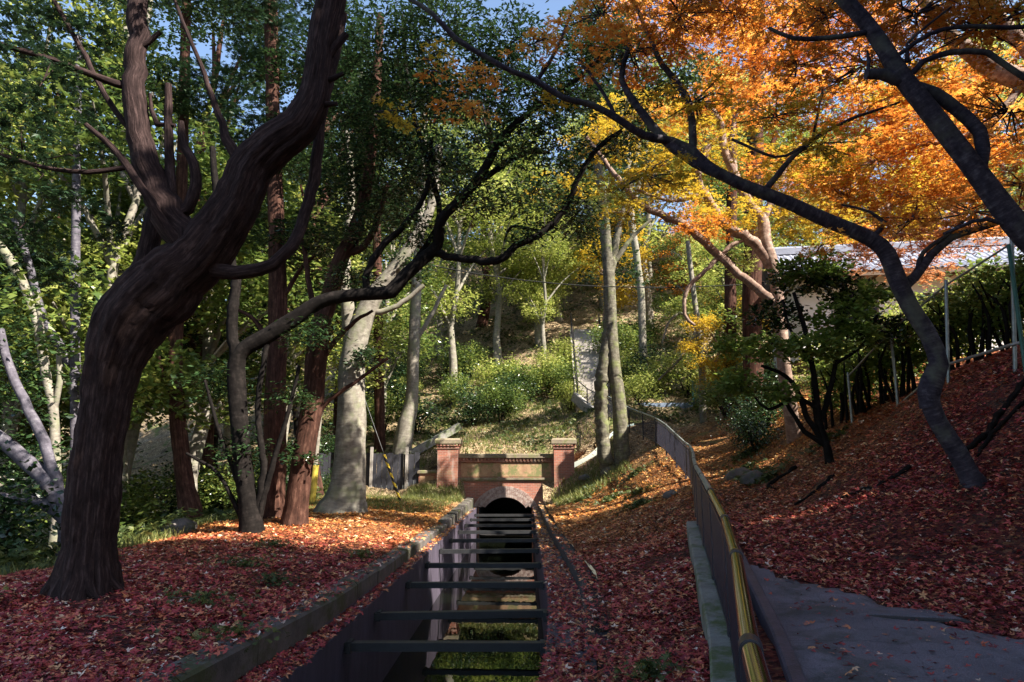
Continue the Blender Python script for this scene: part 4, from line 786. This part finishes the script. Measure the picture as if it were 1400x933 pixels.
# ---------------------------------------------------------------- road, kerb, drain cover, plinth
xr_=np.linspace(0,1,40); yr=np.arange(-6,10.2,.2); rows=[]
for y_ in yr:
    x0=float(np.interp(y_,fa[:,1],fa[:,0]))+.47; x1=max(x0+.3, x0+9*(1 if y_<6 else 1)); xx=x0+(x1-x0)*xr_
    rows.append(np.stack([xx,np.full(40,y_),G(xx,np.full(40,y_))],-1))
Gd=np.array(rows)
lim=roadedge(Gd[:,:,0])+.06*np.sin(Gd[:,:,0]*7)+.04*np.sin(Gd[:,:,0]*17); inside=np.clip((lim-Gd[:,:,1]+.15)/.3,0,1)
Gd[:,:,2]+=.03*inside-.06*(1-inside)
mb=MB(); mb.grid(Gd); tag(mb.build('road',M['asphalt']),kind='structure')
yk=np.arange(-4,13,.4); fx=np.interp(yk,fa[:,1],fa[:,0]); gz=np.interp(yk,fa[:,1],fa[:,2])-1.05
def profile(name,mat,prof): # prof: (dx,dz) along the fence line
    return np.array([[[fx[i]+dx,yk[i],gz[i]+dz] for dx,dz in prof] for i in range(len(yk))])
mb=MB(); mb.grid(profile('','',[(.36,-.1),(.36,.07),(.38,.085),(.47,.085),(.485,.07),(.485,-.05)]),False); tag(mb.build('kerb',M['canal']),'narrow grey kerb along the asphalt beside the railing','kerb')
mb=MB(); mb.grid(profile('','',[(.05,.02),(.05,-.14),(.36,-.14)]),False); tag(mb.build('gutter',M['black_stone']),kind='structure')
mb=MB(); mb.grid(profile('','',[(-.20,-.5),(-.20,.02),(-.18,.04),(.04,.05),(.06,.03),(.06,-.2)]),False); tag(mb.build('plinth',M['plinth']),'mossy concrete plinth under the near end of the railing','plinth')
pc=empty('drain_cover',(4.35,7.35,g1(4.35,7.35)+.03),'rectangular slab cover set in the asphalt at the edge of the leaves','drain cover',rz=-.1)
z0=g1(3.9,7.2); cpos=(3.75,7.45)
MB().rbox(-.62,.62,-.27,.27,.0,.022,.006).build('frame',M['black_stone'],pc); MB().rbox(-.56,.56,-.21,.21,.0225,.032,.006).build('slab',M['asphalt'],pc); pc.location=(cpos[0],cpos[1],g1(*cpos)+.035); pc.rotation_euler=(.0,.02,-.12)

# ---------------------------------------------------------------- path railing
rl=empty('path_railing',(1.83,6.5,.46),'long curving railing with close vertical bars beside the leafy path','railing')
# resample line by length
d=np.r_[0,np.cumsum(np.linalg.norm(np.diff(fa,axis=0),axis=1))]
def fp(s): return np.array([np.interp(s,d,fa[:,i]) for i in range(3)])
Ltot=d[-1]; RL=(1.83,6.5,.46); s=0; bay=2.0; i=0
while s<Ltot-.1:
    e=min(s+bay,Ltot); a,b_=fp(s),fp(e); near=a[1]<6.6
    mb=MB(); mb.bar(a+[0,0,-.10],b_+[0,0,-.10],.035,.03); mb.bar(a+[0,0,-.97],b_+[0,0,-.97],.035,.03)
    nb=int((e-s)/.105)
    for k in range(1,nb):
        p=a+(b_-a)*k/nb; mb.box(p[0]-.008,p[0]+.008,p[1]-.008,p[1]+.008,p[2]-.97,p[2]-.10)
    mb.build('panel',M['rail_blue'],rl,loc=RL)
    MB().box(a[0]-.028,a[0]+.028,a[1]-.028,a[1]+.028,a[2]-1.15,a[2]-.03).build('post',M['rail_blue'],rl,loc=RL)
    mb=MB(); mb.tube([a+(b_-a)*.006,b_-(b_-a)*.006],[.036]*2,seg=16,resample=False); mb.build('handrail',M['steel'] if near else M['galv'],rl,loc=RL)
    MB().tube([a-(b_-a)*.02,a+(b_-a)*.02],[.042]*2,seg=14,resample=False).build('joint',M['rail_blue'],rl,loc=RL)
    s=e; i+=1

# ---------------------------------------------------------------- stair, upper walls, green mesh fence
st=empty('stair',(4.6,41,5.5),'pale concrete stair climbing the sunlit hillside','stair'); SL=(4.6,41,5.5); mb=MB()
a=at(812,560,39); b_=at(800,452,54); nst=34
for k in range(nst):
    p=a+(b_-a)*k/nst; q=a+(b_-a)*(k+1)/nst; wdt=.75+.2*k/nst
    mb.box(p[0]-wdt,p[0]+wdt,p[1],q[1]+.02,p[2]-1.6,q[2])
mb.build('steps',M['pale_conc'],st,loc=SL)
for sgn in (-1,1):
    mb=MB(); q0=a+[sgn*.92,0,.1]; q1=b_+[sgn*1.12,0,.1]; mb.bar(q0-[0,0,.4],q1-[0,0,.4],.22,1.0); mb.build('side_wall',M['pale_conc'],st,loc=SL)
for sgn in (-1,1):
    hr=empty('stair_railing',tuple(a+[sgn*.92,0,.2]),'dark iron handrail on the '+('left' if sgn<0 else 'right')+' side of the hillside stair','railing','stair handrails'); LO=tuple(a+[sgn*.92,0,.2])
    q0=a+[sgn*.92,0,.35]; q1=b_+[sgn*1.12,0,.35]
    for hgt in (1.05,.6): MB().tube([q0+[0,0,hgt],q1+[0,0,hgt]],[.03]*2,seg=6,resample=False).build('rail',M['rail_dark'],hr,loc=LO)
    for k in range(10):
        p=q0+(q1-q0)*k/9; MB().box(p[0]-.035,p[0]+.035,p[1]-.035,p[1]+.035,p[2]-.1,p[2]+1.1).build('post',M['rail_dark'],hr,loc=LO)
# railing that links the path with the stair
lk=empty('path_railing',tuple(at(780,560,38)),'dark handrail crossing the slope left of the twin trunks up to the stair','railing'); LO=tuple(at(780,560,38))
pts=[at(860,590,35),at(832,572,36.5),at(803,556,38),at(785,540,39)]
for k in range(3):
    a1,b1=pts[k],pts[k+1]; MB().tube([a1+[0,0,1],b1+[0,0,1]],[.03]*2,seg=6,resample=False).build('rail',M['rail_dark'],lk,loc=LO)
    MB().box(b1[0]-.03,b1[0]+.03,b1[1]-.03,b1[1]+.03,b1[2]-.4,b1[2]+1).build('post',M['rail_dark'],lk,loc=LO)
    if k: MB().bar(a1-[0,0,.1],b1-[0,0,.1],.3,.5).build('foot_wall',M['pale_conc'],lk,loc=LO)
p=at(868,570,38); q=at(948,566,38.5)
mb=MB(); mb.box(p[0],q[0],38,38.35,p[2]-.8,at(900,551,38)[2]); tag(mb.build('low_wall',M['blue_conc']),'low bluish concrete wall at the end of the leafy path','wall')
mf=empty('mesh_fence',(11,38.6,5),'green mesh fence panels behind the slim pale trunk','fence')
mb=MB(); x=q[0]+.1; zf=q[2]-.2
m,t,b=nodes('teal_mesh'); b.inputs['Base Color'].default_value=(.04,.14,.14,1); b.inputs['Roughness'].default_value=.5; M['tealm']=m
while x<q[0]+5.6: mb.box(x,x+.02,38.6,38.62,zf,zf+1.9); x+=.09
for zz in np.arange(0,1.9,.16): mb.box(q[0],q[0]+5.6,38.622,38.64,zf+zz,zf+zz+.015)
mb.build('mesh',M['tealm'],mf,loc=(11,38.6,5))
for k in range(4): MB().box(q[0]+k*1.8,q[0]+k*1.8+.07,38.5,38.57,zf-.4,zf+2.05).build('post',M['teal'],mf,loc=(11,38.6,5))

# ---------------------------------------------------------------- slope fence and hedge at right
sf=empty('slope_fence',(8.7,14,3.9),'grey pipe fence climbing the slope in front of the hedge','fence'); SF=(8.7,14,3.9)
posts=[(1168,(520,612),17.5),(1228,(445,560),15.6),(1293,(383,505),13.6),(1383,(325,478),12.0),(1500,(270,450),10.8)]
tp=[at(px,a_,Y_) for px,(a_,b_),Y_ in posts]; bt=[at(px,b_,Y_) for px,(a_,b_),Y_ in posts]
tp=[np.array([b_[0],b_[1],b_[2]+1.9]) if k<2 else a_ for k,(a_,b_) in enumerate(zip(tp,bt))]
for a_,b_ in zip(tp,bt): MB().tube([b_-[0,0,.5],a_],[.035,.035],seg=8,resample=False).build('post',M['galv'],sf,loc=SF)
for k in range(len(tp)-1):
    MB().tube([tp[k]-[0,0,.1],tp[k+1]-[0,0,.1]],[.022]*2,seg=6,resample=False).build('top_rail',M['galv'],sf,loc=SF)
    MB().tube([bt[k]+[0,0,.08],bt[k+1]+[0,0,.08]],[.03]*2,seg=6,resample=False).build('bottom_rail',M['galv'],sf,loc=SF)
p=at(1397,470,11.6); tag(MB().tube([p-[0,0,.5],p+[0,0,1.75]],[.035,.035],seg=10,resample=False).build('teal_post',M['teal'],loc=tuple(p)),'teal painted post at the right edge beside the hedge','post')
hd=empty('hedge',(10,15.6,4.5),'clipped green hedge with sunlit top running behind the pipe fence','hedge'); HL=(10,15.6,4.5)
mb=MB(); ms=MB(); rngh=rng
for k in range(30):
    f=k/29; x=8.3+3.9*f; y_=18.8-8.6*f; z_=g1(x,y_); 
    crown_mesh(mb,[((x+.3,y_+.3,z_+1.25),np.array([.75,.75,.85]))],per=150,lps=14,size=.10,L=.3,tilt=.8)
    for q_ in range(3): a1=np.array([x+rng.normal(0,.2),y_+rng.normal(0,.2),z_-.2]); ms.tube([a1,a1+[rng.normal(0,.15),rng.normal(0,.15),1.0],a1+[rng.normal(0,.3),rng.normal(0,.3),1.7]],[.045,.035,.015],seg=6)
mb.build('foliage',M['hedge_leaf'],hd,loc=HL); ms.build('stem',M['dark_bark'],hd,loc=HL)

# ---------------------------------------------------------------- tiled house
HX,HY=15.2,27.5; hz=at(1200,400,HY)[2]-3.0; he=empty('tiled_house',(HX,HY,hz),'white walled house with grey tiled roof seen through the maples','house',rz=R(-8))
MB().box(-4.4,4.4,-2.6,2.6,0,3.2).build('wall',M['white_wall'],he)
mb=MB(); nr=64
for sgn in (-1,1):
    xs_=np.linspace(-5.1,5.1,nr*4+1); vv=np.linspace(0,1,16)
    Gx=np.zeros((16,len(xs_),3))
    for j,v_ in enumerate(vv):
        Gx[j,:,0]=xs_; Gx[j,:,1]=sgn*(3.5*(1-v_)); Gx[j,:,2]=3.05+1.75*v_-.22*math.sin(v_*math.pi)+.045*np.maximum(0,np.sin(xs_*2*math.pi*nr/10.2/1.6))+(.03 if j%2 else 0)
    if sgn>0: Gx=Gx[:,::-1]
    mb.grid(Gx,False)
rf=mb.build('roof',M['tile'],he)
mb=MB(); mb.box(-5.15,5.15,-.16,.16,4.78,5.0); mb.tube([np.array([-5.2,0,5.04]),np.array([5.2,0,5.04])],[.11,.11],seg=10,resample=False)
for s_ in (-1,1): mb.box(s_*5.2-.09,s_*5.2+.09,-.26,.26,4.7,5.35); mb.tube([np.array([s_*5.2,0,5.3]),np.array([s_*5.45,0,5.5])],[.10,.03],seg=6,resample=False)
mb.build('ridge',M['tile'],rf)
mb=MB(); 
for sgn in (-1,1): mb.box(-5.0,5.0,sgn*3.42-.05,sgn*3.42+.05,2.86,3.0)
for x in np.arange(-4.9,5,.45): mb.box(x-.03,x+.03,-3.4,3.4,2.9,2.98)
mb.build('eaves',M['wood'],he)
for x in (-3,-.6,1.8): 
    f=MB().box(x-.05,x+1.35,-2.66,-2.603,1.0,2.3).build('window',M['wood'],he); MB().box(x+.02,x+.63,-2.68,-2.663,1.08,2.22).box(x+.67,x+1.28,-2.68,-2.663,1.08,2.22).build('pane',M['rail_blue'],f)
# lean-to with a pale metal roof on its left
lt=empty('flat_roof_annex',tuple(at(1180,395,30)-[0,0,3]),'low white annex with bright flat roof left of the tiled house','building')
MB().box(-2.6,2.4,-1.5,1.5,0,3.4).build('wall',M['white_wall'],lt); MB().box(-3,2.6,-1.9,1.9,3.4,3.55).build('roof',M['white_wall'],lt)

# ---------------------------------------------------------------- cable, guy wire, guarded pole
P=[at(575,360,24),at(660,376,25),at(760,388,26),at(860,393,27),at(960,392,28),at(1060,385,29),at(1250,360,31)]
tag(MB().tube(P,[.022]*7,seg=5,step=1).build('cable',M['cable'],loc=P[0]),'black cable strung across the canal through the trees','cable')
p0=at(548,687,28); p1=at(495,535,27.2); gy=empty('guy_wire',p0,'thin stay wire with yellow and black striped guard at its foot','guy wire')
MB().tube([p0,p1],[.012,.012],seg=5,resample=False).build('wire',M['wire'],gy,loc=p0)
pm=p0+(p1-p0)*.43; MB().tube([p0+(p1-p0)*.01,pm],[.055,.055],seg=10,resample=False).build('striped_guard',M['stripe'],gy,loc=p0)
p0=at(427,668,27); p0[2]=g1(p0[0],p0[1]); gp=empty('guarded_pole',p0,'pale slim pole with faded yellow guard between the leaning and pale trunks','pole')
MB().tube([p0,p0+[.2,0,4.5]],[.11,.09],seg=12,resample=False).build('pole',M['pale_bark'],gp,loc=p0); MB().tube([p0+[0,0,.05],p0+[.07,0,1.5]],[.14,.14],seg=14,resample=False).build('guard',M['yellow_paint'],gp,loc=p0)

# ---------------------------------------------------------------- roots, sticks, rocks on the slope
def groundline(pts,r,lift=.02,seg=7):
    P=[];rr=[]
    for (px,py,Y_),q in zip(pts,r):
        p=at(px,py,Y_); p[2]=g1(p[0],p[1])+lift; P.append(p); rr.append(q)
    return P,rr
roots=[('long thick bare root running down the slope right of the S-curved trunk',[(1400,500,11.5),(1350,545,11),(1310,550,10.8),(1290,556,10.6)],[.05,.05,.045,.03]),
 ('bare root crossing the slope left of the S-curved trunk',[(1240,590,11.5),(1200,608,11.5),(1170,622,11.8),(1140,640,12)],[.05,.045,.04,.02]),
 ('short bare root below the hedge fence',[(1400,520,11),(1370,540,10.9),(1340,560,10.7),(1330,575,10.5)],[.035,.03,.03,.015]),
 ('curved root on the bank beside the leafy path',[(1085,600,16.5),(1060,620,16.2),(1048,640,16),(1060,660,15.5)],[.05,.05,.04,.02]),
 ('thin root below the green shrub',[(1140,650,13.5),(1110,670,13.3),(1085,690,13.2)],[.04,.035,.02])]
for lab,p_,r_ in roots:
    P,rr=groundline(p_,r_); tag(MB().tube(P,rr,seg=7,step=.1,rough=.08,wob=.35).build('root',M['dark_bark'],loc=P[0]),lab,'root')
for lab,p_,r_ in [('pale fallen branch at the foot of the big cedar',[(130,792,8.9),(150,785,9),(166,778,9.1)],[.03,.025,.012]),
  ('short dry stick on the red leaves near the curb',[(352,850,7.6),(375,841,7.7),(383,837,7.8)],[.012,.015,.006]),
  ('thin stick lying on the left bank',[(130,848,7.6),(145,845,7.6),(162,849,7.6)],[.012,.012,.005]),
  ('bent stick right of the big cedar',[(238,795,8.8),(250,797,8.8),(262,790,8.9)],[.01,.01,.005]),
  ('pale upright dead twig beside the canal mouth',[(770,690,30),(764,678,30),(762,668,30)],[.04,.03,.01])]:
    P,rr=groundline(p_,r_,.03)
    if 'upright' in lab: P=[at(768,692,30),at(763,682,30),at(765,672,30),at(760,664,30)]; rr=[.04,.03,.02,.01]
    tag(MB().tube(P,rr,seg=6,step=.05,rough=.08,wob=.3).build('fallen_stick',M['stick'],loc=P[0]),lab,'stick')
def rock(p,s,lab,mat='curb'):
    mb=MB(); th=np.linspace(0,2*math.pi,13)[:-1]; P=[p+[0,0,-.1*s],p+[0,0,.05*s],p+[.02,0,.3*s],p+[0,0,.45*s]]; mb.tube(P,[s*.5,s*.55,s*.42,s*.16],seg=12,rough=.12,resample=False,smooth=True); tag(mb.build('rock',M[mat],loc=p),lab,'rock')
for px,py,Y_,s_,lab in [(98,812,8.7,.22,'small grey stone at the left foot of the big cedar'),(915,640,19.5,.4,'flat dark stone against the foot of the railing'),(1010,610,20,.7,'mossy rock on the bank edge beside the leafy path'),(1030,640,17.5,.6,'dark rock in the bank above the leafy path'),(800,664,31.5,.5,'stone beside the right pillar'),(245,722,17.5,.8,'low mossy stone mound right of the big cedar')]:
    p=at(px,py,Y_); p[2]=g1(p[0],p[1]); rock(p,s_,lab)
